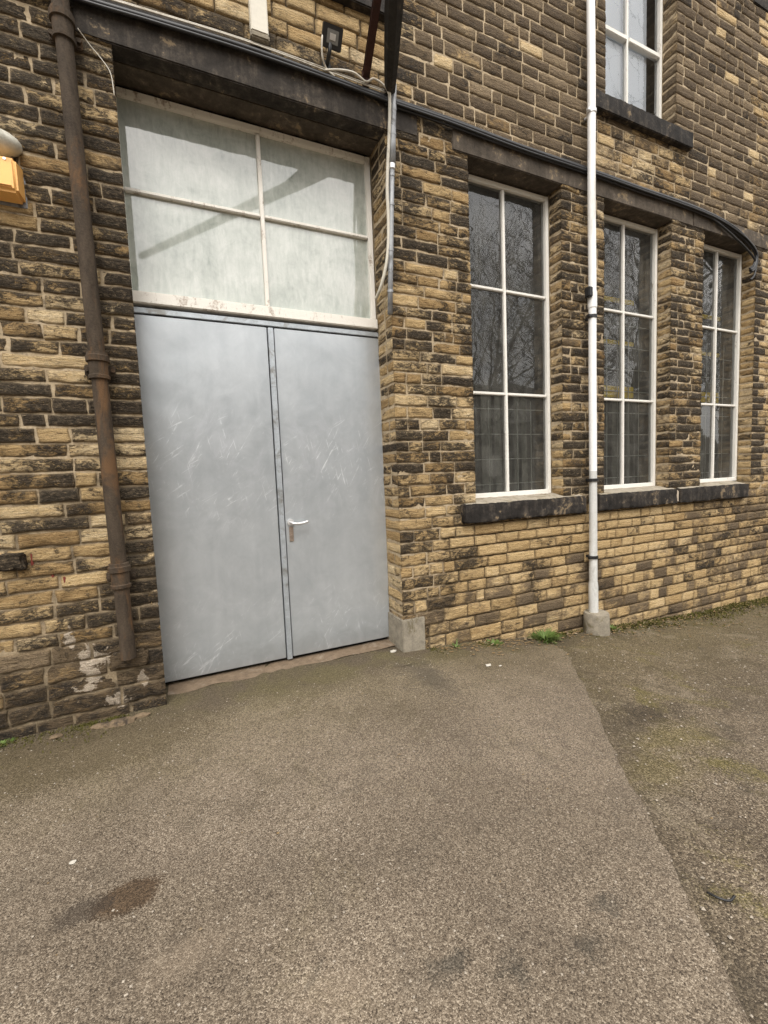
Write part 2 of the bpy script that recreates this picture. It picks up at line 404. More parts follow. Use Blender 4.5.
M = {}
M['slab'] = mat_slab()
M['stone'] = mat_stone(); M['mortar'] = mat_mortar()
M['paint'] = mat_white_paint(); M['fanpaint'] = mat_white_paint('aged_cream_paint', (.84, .81, .75), .9, (.25, .17, .11))
M['steel'] = mat_door()
M['strip'] = mat_simple('steel_trim', (.42, .455, .485), .45, .5, .25, 20, .1, .5, (.24, .24, .23))
M['black'] = mat_simple('shade_black', (.008, .008, .008), .9, 0, .2, 20, .1)
M['castiron'] = mat_simple('rusty_cast_iron', (.058, .043, .030), .85, .05, .65, 15, .9, .25, (.125, .070, .034), .3)
M['pvc'] = mat_simple('white_upvc', (.82, .82, .81), .38, 0, .12, 6, .05, .5, (.56, .54, .49), .2)
M['pvcgrey'] = mat_simple('weathered_upvc', (.56, .56, .54), .5, 0, .2, 12, .1, .5, (.33, .32, .29), .25)
M['blackplastic'] = mat_simple('black_plastic', (.016, .016, .017), .45, 0, .3, 30, .1)
M['cable'] = mat_simple('black_cable', (.014, .014, .016), .42, 0, .4, 40, .1)
M['whitecable'] = mat_simple('white_cable', (.62, .58, .50), .5, 0, .2, 20, .1, .5, (.4, .35, .27))
M['conduit'] = mat_simple('grey_conduit', (.29, .30, .315), .45, .3, .25, 14, .1, .5, (.12, .12, .12))
M['concrete'] = mat_simple('old_concrete', (.30, .265, .21), .9, 0, .35, 16, .6, .2, (.17, .135, .08))
M['conclight'] = mat_simple('pale_concrete', (.26, .23, .18), .9, 0, .45, 12, .8, .2, (.13, .11, .065))
M['plaster'] = mat_simple('pale_mortar_smear', (.50, .42, .33), .95, 0, .3, 16, .7, .2, (.27, .20, .13))
M['red'] = mat_simple('red_sealant', (.15, .022, .012), .7, 0, .4, 40, .3)
M['orange'] = mat_simple('orange_plastic', (.90, .50, .16), .5, 0, .08, 12, .08, .4, (.62, .33, .12))
M['opal'] = mat_simple('grimy_opal_plastic', (.60, .58, .50), .3, 0, .25, 9, .05, .5, (.35, .33, .27))
M['cream'] = mat_simple('cream_plastic', (.60, .565, .48), .5, 0, .12, 9, .1, .4, (.33, .29, .21))
M['beam'] = mat_simple('sooty_timber', (.030, .027, .024), .85, 0, .5, 26, .7, .3, (.07, .058, .045), .3)
M['rust'] = mat_simple('rust_red_iron', (.060, .026, .020), .75, .2, .45, 30, .5, .3, (.035, .024, .02))
M['brass'] = mat_simple('tarnished_plate', (.34, .27, .22), .45, .6, .25, 60, .1)
M['alu'] = mat_simple('satin_aluminium', (.70, .70, .70), .35, .6, .1, 40, .05)
M['lens'] = mat_simple('lamp_lens', (.20, .20, .19), .15, 0, .2, 60, .05)
M['glass'] = mat_glass('window_glass'); M['glassup'] = mat_glass('sash_glass', (.98, .99, 1), .02, 1.5)
M['wash'] = mat_whitewash()
M['room'] = mat_simple('dark_interior', (.20, .195, .18), .9, 0, .3, 3, .1, .2, (.13, .13, .12))
M['yellow'] = mat_simple('yellow_racking_paint', (1.0, .62, .015), .4, 0, .2, 12, .05)
M['blind'] = mat_simple('dusty_fabric', (.23, .225, .20), .9, 0, .35, 5, .2, .2, None, .1)
M['wire'] = mat_simple('galvanised_wire', (.62, .62, .58), .6, .1, .2, 40, .1)
M['asphalt'] = mat_asphalt('pale_patched_asphalt', False); M['oldasphalt'] = mat_asphalt('old_mossy_asphalt', True)
M['leaf'] = mat_simple('weed_leaf', (.085, .13, .028), .6, 0, .45, 40, .1, .3)
M['moss'] = mat_simple('moss', (.066, .062, .016), .95, 0, .55, 40, .3, .1, (.10, .082, .035))
M['litter'] = mat_simple('dry_leaf_litter', (.19, .13, .065), .9, 0, .6, 30, .2, .2, (.30, .25, .18))
M['bark'] = mat_simple('bare_bark', (.085, .076, .064), .95, 0, .4, 10, .3, .1)
M['shed'] = mat_simple('shed_cladding', (.10, .095, .088), .8, 0, .3, 4, .1, .3, None, .1)
M['fascia'] = mat_simple('pale_fascia', (.55, .54, .50), .6, 0, .15, 3, .05)
M['rubble'] = mat_simple('broken_stone', (.15, .11, .07), .95, 0, .6, 14, .7, .2, (.04, .032, .026))
M['scrap'] = mat_simple('pale_scrap', (.48, .45, .39), .8, 0, .3, 40, .2)

# ------------------------------------------------------------------ camera (solved from the photograph's vanishing points)
CAM = Vector((0, -3.1, 1.426)); FPX = 435.0
yw, pt, rl = rad(24.150), rad(-4.602), rad(-2.343)
fwd = Vector((math.sin(yw) * math.cos(pt), math.cos(yw) * math.cos(pt), math.sin(pt)))
rt = Vector((math.cos(yw), -math.sin(yw), 0)); up = rt.cross(fwd)
r2 = rt * math.cos(rl) + up * math.sin(rl); u2 = up * math.cos(rl) - rt * math.sin(rl)
cam = bpy.data.cameras.new('camera'); co = bpy.data.objects.new('camera', cam); C.objects.link(co)
cam.sensor_fit = 'VERTICAL'; cam.sensor_height = 36; cam.lens = FPX * 36 / 1024
cam.clip_start = .05; cam.clip_end = 800
co.matrix_world = Matrix(((r2.x, u2.x, -fwd.x, CAM.x), (r2.y, u2.y, -fwd.y, CAM.y), (r2.z, u2.z, -fwd.z, CAM.z), (0, 0, 0, 1)))
bpy.context.scene.camera = co

# ------------------------------------------------------------------ ground
def sst(a, b, x):
    t = max(0., min(1., (x - a) / (b - a))); return t * t * (3 - 2 * t)
GX = [(-60, 0), (1.4, 0), (1.9, -.03), (2.97, -.14), (4.2, -.25), (5.35, -.32), (6.94, -.375), (9, -.42), (60, -.5)]
def gz(x, y):
    for (a, za), (b, zb) in zip(GX, GX[1:]):
        if x <= b:
            t = (x - a) / (b - a); z = za + (zb - za) * t; break
    else: z = -.5
    z += .010 * mn.noise((x * .9, y * .9, 3.)) + .004 * mn.noise((x * 3.1, y * 3.1, 7.))
    return z
def ground_sheet(xs, ys, zoff, keep=None):
    mb = MB(); idx = {}
    for j, y in enumerate(ys):
        for i, x in enumerate(xs):
            mb.v.append((x, y, gz(x, y) + zoff))
    nx = len(xs)
    for j in range(len(ys) - 1):
        for i in range(nx - 1):
            mb.f.append((j * nx + i, j * nx + i + 1, (j + 1) * nx + i + 1, (j + 1) * nx + i))
    return mb
xs = [-90, -45, -25, -14, -8, -5] + [round(-3.6 + .1 * k, 3) for k in range(125)] + [10, 12, 16, 24, 40, 70, 110]
ys = [-110, -70, -40, -25, -15, -9, -6.5, -5] + [round(-4 + .1 * k, 3) for k in range(45)] + [1.5, 4, 10, 20]
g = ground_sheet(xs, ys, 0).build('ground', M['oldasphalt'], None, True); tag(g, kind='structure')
# the paler patch, laid on top, with a ragged straight edge on its right
P0 = Vector((3.03, -.20)); P1 = Vector((1.15, -2.60)); dP = (P1 - P0)
def edge_x(y):
    t = (P0.y - y) / (P0.y - P1.y)
    return P0.x + dP.x * t + .05 * mn.noise((y * 1.7, 4.2, 0)) + .022 * mn.noise((y * 9, 1.2, 0)) + .014 * mn.noise((y * 31, 5.2, 0))
mb = MB(); YS = [-9, -7, -5.5] + [round(-4.6 + .025 * k, 4) for k in range(173)] + [-.275, -.25]
KX = 40
for y in YS:
    xe = edge_x(y); taper = 0
    if y > -.45: xe -= (y + .45) * .5
    for k in range(KX + 1):
        t = k / KX; x = -9 + (xe + 9) * (1 - (1 - t) ** 2.2)
        mb.v.append((x, y, gz(x, y) + (.0045 if k < KX else .0005)))
for j in range(len(YS) - 1):
    for k in range(KX):
        a = j * (KX + 1) + k; mb.f.append((a, a + 1, a + KX + 2, a + KX + 1))
# carry the patch up to the door between the jambs
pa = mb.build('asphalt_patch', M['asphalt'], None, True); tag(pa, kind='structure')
mb = MB(); xs2 = [round(-3.6 + .1 * k, 3) for k in range(64)]
for y in (-.2505, -.15, -.05, .03, .12, .20, .27, .34):
    for x in xs2:
        xx = min(x, 2.70 - (y + .25) * .4)
        mb.v.append((xx, y, gz(xx, y) + .0045 - .02 * sst(.0, .6, y)))
for j in range(7):
    for k in range(len(xs2) - 1):
        a = j * len(xs2) + k; mb.f.append((a, a + 1, a + len(xs2) + 1, a + len(xs2)))
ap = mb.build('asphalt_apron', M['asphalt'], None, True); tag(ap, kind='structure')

# ------------------------------------------------------------------ the building
B = empty('mill_building', (0, 0, 0))
tag(B, 'soot-stained yellow sandstone mill building with grey steel double doors and tall white windows', 'building')

DX0, DX1, DEP = -.22, 1.52, .27       # door opening and its depth
WD = .15                               # window reveal depth
WIN = [(2.264, 3.284, 2.755), (3.839, 4.856, 4.333), (5.414, 6.450, 5.965)]
UPW = [(.32, 1.37), (3.86, 4.905), (7.00, 8.05)]
OPEN = [(DX0, DX1, -1, 4.06)] + [(a, b, 1.08, 4.06) for a, b, _ in WIN] + [(a, b, 4.80, 6.72) for a, b in UPW]
XL, XR, ZT = -4.2, 10.5, 8.4

def soot_at(x, z, R):
    """(soot, patina) typical of this bit of the wall, before the stone's own luck"""
    if z > 4.16:
        if x < -.35: return .80, .35
        if x < 1.62:
            return (.62 if z < 4.36 else .14), (.20 if z < 4.3 else .12)
        if 3.6 < x < 5.15 and z < 4.8: return .32, .50
        if x > 6.35 and z < 6: return .30, .58
        if x > 6.5: return .15, .2
        if x < 1.95: return .45, .62
        return .26, .95 if z > 4.4 else .82
    if x < DX0:
        if z > 2.7: return .72, .28
        if z > 1.75: return .64 if R < .75 else .45, .20
        if z > 1.15: return .52, .18
        if z > .52: return .38, .12
        return .46, .74
    if x < 2.3:
        if z > 2.9: return .58, .22
        if z > 1.25: return .46, .10
        if z > .42: return .30, .08
        return .28, .50
    if z < 1.1:
        if x > 5.3 and z > .1: return .28, (.60 if R < .5 else .38)
        if z < .48: return .14, (.60 if R < .5 else .36)
        if z < .62: return .10, (.40 if R < .4 else .18)
        return .0, .02
    if x > 6.4:
        return .30, .12
    return .62, .30

acc = MB()
def grid_axis(L, sp):
    e = min(.0042, L * .12); n = max(1, int(round((L - 2 * e) / sp)))
    return np.concatenate(([0.], np.linspace(e, L - e, n + 1), [L]))
def stone(O, U, Nn, u0, u1, v0, v1, a3, cor=(0, 0), sp=.017, amp=.006, out=0.):
    """one stone: face in plane O + u*U + v*z, pushed along Nn"""
    O = np.array(O, float); U = np.array(U, float); Nn = np.array(Nn, float)
    gu = grid_axis(u1 - u0, sp); gv = grid_axis(v1 - v0, sp)
    nu, nv = len(gu), len(gv); sd = random.random() * 90
    wob = .008 if amp > .006 else .003
    tiltu, tiltv = random.uniform(-1, 1) * .003, random.uniform(-1, 1) * .003
    Lu, Lv = u1 - u0, v1 - v0
    b0 = len(acc.v)
    for j in range(nv):
        for i in range(nu):
            u, v = gu[i], gv[j]
            bu = (i == 0) or (i == nu - 1); bv = (j == 0) or (j == nv - 1)
            eu = min(u if not cor[0] else 9, Lu - u if not cor[1] else 9); ev = min(v, Lv - v)
            ed = min(eu, ev)
            px, pz = u0 + u, v0 + v
            q = (px * 1. + sd, pz + O[0] * .7, O[1] + sd * .3)
            nz1 = mn.noise((q[0] * 11, q[1] * 17, q[2])); nz2 = mn.noise((q[0] * 38, q[1] * 44, q[2] + 5))
            h = out + tiltu * (u / Lu - .5) * 2 + tiltv * (v / Lv - .5) * 2 + amp * (.62 * nz1 + .42 * nz2)
            rnd = min(1., ed / .020); h -= .0042 * (1 - rnd) ** 2
            du = dv = 0.
            jit = .0048
            if bv or bu:
                if (i == 0 and cor[0]) or (i == nu - 1 and cor[1]):
                    h = -.001 + .5 * amp * nz1 if not bv else -.012
                else:
                    h = -.016
            du = (jit * mn.noise((pz * 27 + sd, 3.3, px * 3)) + wob * mn.noise((pz * 11 + sd, 1.3, 2.))) * (0 if (cor[0] and i == 0) or (cor[1] and i == nu - 1) else 1)
            dv = jit * mn.noise((px * 21 + sd, 8.3, pz * 3)) + wob * mn.noise((px * 7 + sd, 4.1, (0 if v < Lv / 2 else 9.)))
            P = O + U * (px + du) + Nn * h
            acc.v.append((P[0], P[1], P[2] + pz + dv))
            acc.c.append((a3[0], a3[1], a3[2], rnd))
    for j in range(nv - 1):
        for i in range(nu - 1):
            a = b0 + j * nu + i
            acc.f.append((a, a + 1, a + nu + 1, a + nu))

def courses(z0, z1, lo, hi):
    out = [z0]
    while out[-1] < z1 - lo * .6:
        out.append(out[-1] + random.uniform(lo, hi))
    k = (z1 - z0) / (out[-1] - z0)
    return [z0 + (v - z0) * k for v in out]
CR = []
CL = courses(-.14, .5, .095, .114)[:-1] + courses(.5, 1.1, .084, .099)[:-1] + courses(1.1, 4.06, .078, .092)
CRt = courses(-.62, .40, .102, .120)[:-1] + courses(.40, 1.08, .090, .106)[:-1] + courses(1.08, 4.06, .080, .095)
CU = courses(4.06, 4.80, .100, .116)[:-1] + courses(4.80, 6.72, .088, .104)[:-1] + courses(6.72, ZT, .1, .118)

def attrs(x, z, jamb=False):
    R = random.random()
    s, p = soot_at(x, z, R)
    if -.40 < x < DX0 and z > .55: s += .18
    s = max(0, min(1, s + random.gauss(0, .12))); p = max(0, min(1, p + random.gauss(0, .12)))
    t = random.random()
    if z < 1.1 and x > 1.6: t = .3 + .4 * t
    if z > 4.4 and x > 1.62 and random.random() < .03: s, p, t = .15, .1, .8
    if z < 4.1 and random.random() < .10: s *= .35
    if z < 4.1 and x > -.2 and .5 < z and random.random() < .08: s = min(1, s + .35)
    return (s, t, p)

def fill_row(x0, x1, z0, z1, c0, c1, lo, hi):
    L = x1 - x0; segs = [x0]; first = True
    while True:
        w = random.uniform(lo, hi) * (1 if random.random() > .22 else .55)
        if first and c0: w = random.choice((.11, .13, .24, .3))
        first = False
        if segs[-1] + w > x1 - lo * .55: break
        segs.append(segs[-1] + w)
    segs.append(x1)
    for k in range(len(segs) - 1):
        a, b = segs[k], segs[k + 1]
        ca, cb = (c0 and k == 0), (c1 and k == len(segs) - 2)
        xm = (a + b) / 2; zm = (z0 + z1) / 2
        vis = -1.3 < xm < 7.3 and zm < 7
        sp = (.0165 if xm < 2.6 and zm < 4.2 else .022) if vis else .06
        clean = zm < 1.05 and xm > 2.2
        up_ = zm > 4.1 and xm > 1.6
        g = (.0030 if clean else .0036) * random.uniform(.75, 1.3)
        amp = .011 if zm < 4.1 and not clean else (.0058 if clean else .0034)
        out = random.uniform(.001, .009) if not up_ else random.uniform(.002, .005)
        A = attrs(xm, zm)
        if ca and xm > 6.4 and 1.3 < zm < 4.1: A = (.97, A[1], A[2])
        if zm < 4.1 and A[0] < .45 and not clean: out -= random.uniform(0, .004)
        stone((0, 0, 0), (1, 0, 0), (0, -1, 0), a + (0 if ca else g), b - (0 if cb else g), z0 + g, z1 - g, A, (ca, cb), sp, amp, out)

def rows(cs, xa, xb, lo, hi):
    for z0, z1 in zip(cs, cs[1:]):
        zm = (z0 + z1) / 2
        cut = sorted((max(a, xa), min(b, xb)) for a, b, za, zb in OPEN if za < zm < zb and a < xb and b > xa)
        x = xa; lastc = False
        for a, b in cut:
            if a > x + .02: fill_row(x, a, z0, z1, lastc, True, lo, hi)
            x = b; lastc = True
        if x < xb - .02: fill_row(x, xb, z0, z1, lastc, False, lo, hi)
OPEN_L = OPEN
rows([z for z in CL], XL, DX0 + .0001, .17, .44)
rows(CRt, DX1 - .0001, XR, .15, .36)
rows(CU, XL, XR, .17, .38)

def jamb(x, z0, z1, dep, side, cs, sp=.02):
    zs = [z for z in cs if z0 - .06 < z < z1 + .06]
    for a, b in zip(zs, zs[1:]):
        g = .006; zm = (a + b) / 2
        s, t, p = attrs(x, zm)
        s = max(0, min(1, s * .62 + .05 + (.18 if zm > 3.6 and zm < 4.1 else 0))); p = min(1, p * .6 + .22)
        parts = [(0, dep)] if dep < .2 or random.random() < .5 else [(0, dep * .45), (dep * .45, dep)]
        for (d0, d1) in parts:   # d measured from the front face inwards
            A = (min(1, max(0, s + random.gauss(0, .1))), random.random(), p)
            if side < 0:   # right-hand jamb, faces -x
                stone((x, dep, 0), (0, -1, 0), (-1, 0, 0), dep - d1 + (.003 if d1 < dep else 0), dep - d0 - (0 if d0 == 0 else .003), a + g, b - g, A, (False, d0 == 0), sp, .005, .0)
            else:
                stone((x, 0, 0), (0, 1, 0), (1, 0, 0), d0 + (0 if d0 == 0 else .003), d1 - (.003 if d1 < dep else 0), a + g, b - g, A, (d0 == 0, False), sp, .005, .0)
jamb(DX1, -.1, 4.06, DEP, -1, [z for z in CRt if z > -.12], .017)
jamb(DX0 - .034, -.1, 4.06, DEP, 1, [z for z in CL if z > -.12])
for a, b, _ in WIN:
    jamb(b, 1.08, 4.06, WD, -1, CRt); jamb(a, 1.08, 4.06, WD, 1, CRt)
for a, b in UPW:
    jamb(b, 4.80, 6.72, WD, -1, CU); jamb(a, 4.80, 6.72, WD, 1, CU)
wall = acc.build('wall', M['stone'], B, True)

# mortar bed behind the stones, with the same openings
mo = MB()
def rec(x, z):
    if z < 1.05 and x > 1.9: return .75
    if -.4 < x < 1.6 and z > 4.2: return .8
    if z < .5: return .55
    if x < DX0 and z < 1.5: return .50
    if x < DX0: return .34
    if z < 4.1 and x < 2.3: return .30
    return .16
def sheet(x0, x1, z0, z1, st):
    nx = max(1, int((x1 - x0) / st)); nz = max(1, int((z1 - z0) / st)); b = len(mo.v)
    for j in range(nz + 1):
        for i in range(nx + 1):
            x = x0 + (x1 - x0) * i / nx; z = z0 + (z1 - z0) * j / nz
            r = rec(x, z)
            inner = 0 < i < nx and 0 < j < nz
            mo.v.append((x, .0025 + .010 * r + (.004 * mn.noise((x * 9, z * 9, 1.)) if inner else 0), z))
            mo.c.append((r, 0, 0, 1))
    for j in range(nz):
        for i in range(nx):
            a = b + j * (nx + 1) + i; mo.f.append((a, a + 1, a + nx + 2, a + nx + 1))
xb = sorted({XL, XR} | {v for a, b, _, _ in OPEN for v in (a - .004, b + .004)})
for x0, x1 in zip(xb, xb[1:]):
    xm = (x0 + x1) / 2
    zc = sorted([(max(za, -.7), zb) for a, b, za, zb in OPEN if a < xm < b])
    z = -.7
    for za, zb in zc:
        if za > z + .01: sheet(x0, x1, z, za, .06)
        z = zb
    sheet(x0, x1, z, ZT, .06)
for a, b, za, zb in OPEN:
    d = .34 if za < 0 else .22
    za = max(za, -.7)
    for x in (a - (.038 if a == DX0 else .004), b + .004):
        k = len(mo.v)
        mo.v += [(x, .003, za), (x, d, za), (x, d, zb), (x, .003, zb)]; mo.c += [(.3, 0, 0, 1)] * 4
        mo.f.append((k, k + 1, k + 2, k + 3))
    k = len(mo.v)
    mo.v += [(a, .003, zb), (b, .003, zb), (b, d, zb), (a, d, zb)]; mo.c += [(.3, 0, 0, 1)] * 4
    mo.f.append((k, k + 1, k + 2, k + 3))
mo.build('mortar', M['mortar'], wall, True)

def slab(x0, x1, y0, y1, z0, z1, a3, name, label=None, amp=.004, sp=.03, parent=B, mat='slab'):
    """dressed stone block with worn edges"""
    bm = bmesh.new(); bmesh.ops.create_cube(bm, size=1)
    for v in bm.verts:
        v.co = Vector(((x0 + x1) / 2 + v.co.x * (x1 - x0), (y0 + y1) / 2 + v.co.y * (y1 - y0), (z0 + z1) / 2 + v.co.z * (z1 - z0)))
    bmesh.ops.bevel(bm, geom=list(bm.edges), offset=.007, segments=2, affect='EDGES')
    for ax in range(3):
        L = (x1 - x0, y1 - y0, z1 - z0)[ax]; lo = (x0, y0, z0)[ax]
        for k in range(1, int(L / sp)):
            no = Vector((0, 0, 0)); no[ax] = 1; cp = Vector((0, 0, 0)); cp[ax] = lo + k * L / int(L / sp)
            bmesh.ops.bisect_plane(bm, geom=bm.verts[:] + bm.edges[:] + bm.faces[:], plane_co=cp, plane_no=no)
    bm.normal_update()
    sd = random.random() * 50
    for v in bm.verts:
        c = v.co
        d = amp * (mn.noise((c.x * 6 + sd, c.y * 8, c.z * 9)) + .6 * mn.noise((c.x * 24 + sd, c.y * 24, c.z * 30)))
        nb = sum(1 for a, lo, hi in ((c.x, x0, x1), (c.y, y0, y1), (c.z, z0, z1)) if min(a - lo, hi - a) < .012)
        if nb >= 2: d -= abs(amp * 2.2 * mn.noise((c.x * 13 + sd, c.y * 13, c.z * 13)))
        v.co = c + v.normal * d
    m2 = MB(); m2.bm(bm); m2.c = [(*a3, 1.)] * len(m2.v)
    o = m2.build(name, M[mat], parent, 40)
    if label: o['label'] = label
    return o
# lintels
slab(-.40, 1.555, -.016, .105, 3.985, 4.245, (.80, .35, .95), 'lintel', 'long soot-black stone lintel over the doors')
slab(-.30, 1.60, .108, .30, 3.992, 4.20, (.12, .35, .95), 'soffit', 'brown stone soffit behind the door lintel', .006)
slab(1.565, 1.80, -.014, .12, 4.01, 4.24, (.85, .2, .9), 'lintel')
slab(2.11, 3.70, -.014, .24, 4.0, 4.165, (.25, .4, .93), 'lintel')
slab(3.707, 5.20, -.012, .24, 4.0, 4.17, (.10, .5, .9), 'lintel')
slab(5.207, 6.78, -.012, .24, 4.0, 4.175, (.25, .3, .9), 'lintel')
for a, b in UPW:
    slab(a - (.75 if a > 6 else .36), b + .34, -.014, .24, 6.63, 6.83, (.95, .3, .8), 'lintel')
# sills
for x0, x1 in ((2.105, 3.53), (3.70, 4.92), (4.975, 6.31)):
    slab(x0, x1, -.062, .20, 1.0, 1.165, (.98, .3, .85), 'sill', None, .008, .022)
for a, b in UPW:
    slab(a - .2, b + .2, -.062, .20, 4.735, 4.895, (.98, .3, .6), 'sill', None, .004)
m_ = MB(); m_.box(4.915, 4.98, -.040, .15, 1.012, 1.15, .012); m_.build('joint_mortar', M['plaster'], B, 40)
# crumbling mortar fillets on top of the sills
for x0, x1 in ((2.14, 3.50), (3.74, 4.91), (4.99, 6.27)):
    f = MB(); n = int((x1 - x0) / .03)
    for i in range(n + 1):
        x = x0 + (x1 - x0) * i / n
        for j, (y, z) in enumerate(((-.045, 1.160), (-.02, 1.170), (.04, 1.182), (.10, 1.195), (.17, 1.205))):
            nz = mn.noise((x * 14, y * 20, 2.))
            f.v.append((x, y + .018 * nz, z + .008 * nz + (.004 * mn.noise((x * 50, y * 50, 0)))))
    for i in range(n):
        for j in range(4):
            a = i * 5 + j; f.f.append((a, a + 1, a + 6, a + 5))
    f.f = [tuple(reversed(q)) for q in f.f]
    f.build('sill_mortar', M['concrete'], B, True)
# stone quoin block of grey concrete at the foot of the pier
q = MB()
q.box(1.508, 1.715, -.014, .272, -.06, .262, .006)
o = q.build('concrete_block', M['conclight'], B, 30); o['label'] = 'pale concrete repair block at the foot of the pier'
# projecting dark stones at the left
slab(-1.0, -.865, -.055, .1, .985, 1.085, (.80, .4, .3), 'stone_block', 'sooty stone projecting from the wall at its left edge', .013, .02, B, 'stone')
slab(-.50, -.30, -.045, .1, .30, .405, (.50, .4, .95), 'stone_block', 'dark stone projecting below the rusty downpipe', .009, .02, B, 'stone')
# red sealant in three joints
for x, z, h in ((-.845, 1.04, .085), (-.755, .945, .06), (-.70, .885, .06)):
    f = MB(); f.box(x - .0065, x + .0065, -.002, .01, z - h / 2, z + h / 2, .003); f.build('red_sealant', M['red'], B)

# ---------------- doors
def leaf(x0, x1, label):
    m_ = MB(); m_.box(x0, x1, DEP + .004, DEP + .05, .036, 2.568, .003)
    o = m_.build('door_leaf', M['steel'], B, 30); o['label'] = label; return o
lfL = leaf(-.285, .618, 'wide left grey steel door leaf without a handle'); lfR = leaf(.674, 1.535, 'right grey steel door leaf with a lever handle')
m_ = MB(); m_.box(.626, .666, DEP - .006, DEP + .05, .022, 2.566, .003)
for k in range(16): m_.box(.629, .633, DEP - .0085, DEP - .005, .12 + k * .155, .124 + k * .155); m_.box(.659, .663, DEP - .0085, DEP - .005, .12 + k * .155, .124 + k * .155)
m_.build('cover_strip', M['strip'], B)
m_ = MB(); m_.box(-.285, 1.535, DEP - .004, DEP + .05, 2.578, 2.614, .003)
m_.build('door_head', M['strip'], B)
# black sheet standing in for the shade in the gaps round the leaves
m_ = MB(); m_.box(-.29, 1.55, DEP + .07, DEP + .09, -.08, 2.66); m_.build('door_gap_shade', M['black'], B)
# handle
m_ = MB()
m_.tube([(.712, DEP + .004, 1.105), (.712, DEP - .012, 1.105)], .026, 16)
hd = m_.build('handle', M['alu'], lfR, 30)
m_ = MB(); m_.tube(cat_path([(.712, DEP - .010, 1.105), (.712, DEP - .05, 1.103), (.735, DEP - .062, 1.097), (.78, DEP - .06, 1.095), (.838, DEP - .056, 1.106)], 6), [.010] * 12 + [.011] * 13, 10)
m_.build('lever', M['alu'], hd, True)
m_ = MB(); m_.box(.698, .730, DEP - .004, DEP + .006, .955, 1.07, .002); m_.tube([(.714, DEP - .012, 1.0), (.714, DEP, 1.0)], .010, 12)
m_.build('lock_plate', M['brass'], lfR, 30)

# ---------------- fanlight
FY = DEP
fr = MB()
fr.box(-.285, -.240, FY, FY + .06, 2.72, 3.975, .004); fr.box(1.474, 1.512, FY, FY + .06, 2.72, 3.975, .004)
fr.box(-.238, 1.472, FY + .002, FY + .06, 3.932, 3.975, .004); fr.box(-.285, 1.516, FY - .022, FY + .06, 2.636, 2.714, .006)
fan = fr.build('fanlight', M['fanpaint'], B, 30); fan['label'] = 'cream framed fanlight of four whitewashed panes over the doors'
gb = MB(); gb.box(.626, .654, FY + .006, FY + .05, 2.716, 3.923, .005); gb.box(-.238, .624, FY + .008, FY + .048, 3.350, 3.374, .005); gb.box(.656, 1.472, FY + .008, FY + .048, 3.350, 3.374, .005)
gb.build('glazing_bar', M['fanpaint'], fan, 30)
gg = MB(); gg.add([(-.27, FY + .036, 2.70), (1.49, FY + .036, 2.70), (1.49, FY + .036, 3.95), (-.27, FY + .036, 3.95)], [(0, 1, 2, 3)])
gg.build('glass', M['wash'], fan)
gg = MB(); gg.box(-.29, 1.55, FY + .075, FY + .09, 2.662, 4.05); gg.build('backing', M['black'], fan)

# ---------------- tall windows
def window(a, b, mx, zb, zt, bars, label, glass, wire=False, name='window', heavy=None):
    y = WD; f = MB()
    f.box(a + .002, a + .036, y, y + .065, zb, zt, .004); f.box(b - .036, b - .002, y, y + .065, zb, zt, .004)
    f.box(a + .038, b - .038, y + .002, y + .063, zt - .042, zt - .001, .004); f.box(a + .038, b - .038, y - .006, y + .063, zb, zb + .045, .004)
    w = f.build(name, M['paint'], B, 30); w['label'] = label
    # peeling beads on the outer edges
    g_ = MB(); g_.box(mx - .0135, mx + .0135, y + .008, y + .055, zb + .046, zt - .043, .004)
    for z in bars:
        hh = .0125 if heavy is None else heavy
        g_.box(a + .037, mx - .015, y + .010 - (0 if heavy is None else .012), y + .053, z - hh, z + hh, .005); g_.box(mx + .015, b - .037, y + .010 - (0 if heavy is None else .012), y + .053, z - hh, z + hh, .005)
    g_.build('glazing_bar', M['paint'], w, 30)
    p = MB(); zl = [zb + .04] + list(bars) + [zt - .04]
    for z0, z1 in zip(zl, zl[1:]):
        for x0, x1 in ((a + .04, mx), (mx, b - .04)):
            k = [random.uniform(-.0025, .0025) for _ in range(4)]
            p.add([(x0, y + .032 + k[0], z0), (x1, y + .032 + k[1], z0), (x1, y + .032 + k[2], z1), (x0, y + .032 + k[3], z1)], [(0, 1, 2, 3)])
    p.build('glass', M[glass], w)
    if wire:
        g_ = MB(); n = 6
        for i in range(1, n):
            x = a + (b - a) * i / n; g_.tube([(x, y + .09, zb + .02), (x, y + .09, wire)], .0042, 5)
        z = zb + .12
        while z < wire: g_.tube([(a, y + .094, z), (b, y + .094, z)], .0042, 5); z += .235
        g_.build('wire_guard', M['wire'], w)
    return w
window(*WIN[0], 1.195, 3.985, (2.145, 3.068), 'tall white window left of the white drainpipe', 'glass', 2.1)
window(*WIN[1], 1.195, 3.985, (2.145, 3.058), 'tall white window just right of the white drainpipe', 'glass', 3.0)
window(*WIN[2], 1.195, 3.985, (2.145, 3.052), 'farthest tall white window, at the right end of the row', 'glass', 2.9)
window(3.86, 4.905, 4.375, 4.915, 6.62, (5.735,), 'upper white sash window reflecting pale sky', 'glassup', False, 'sash_window', .022)
window(.32, 1.37, .845, 4.915, 6.62, (5.735,), 'upper sash window over the doors', 'glassup', False, 'sash_window', .022)
window(7.00, 8.05, 7.525, 4.915, 6.62, (5.735,), 'upper sash window at the far right', 'glassup', False, 'sash_window', .022)
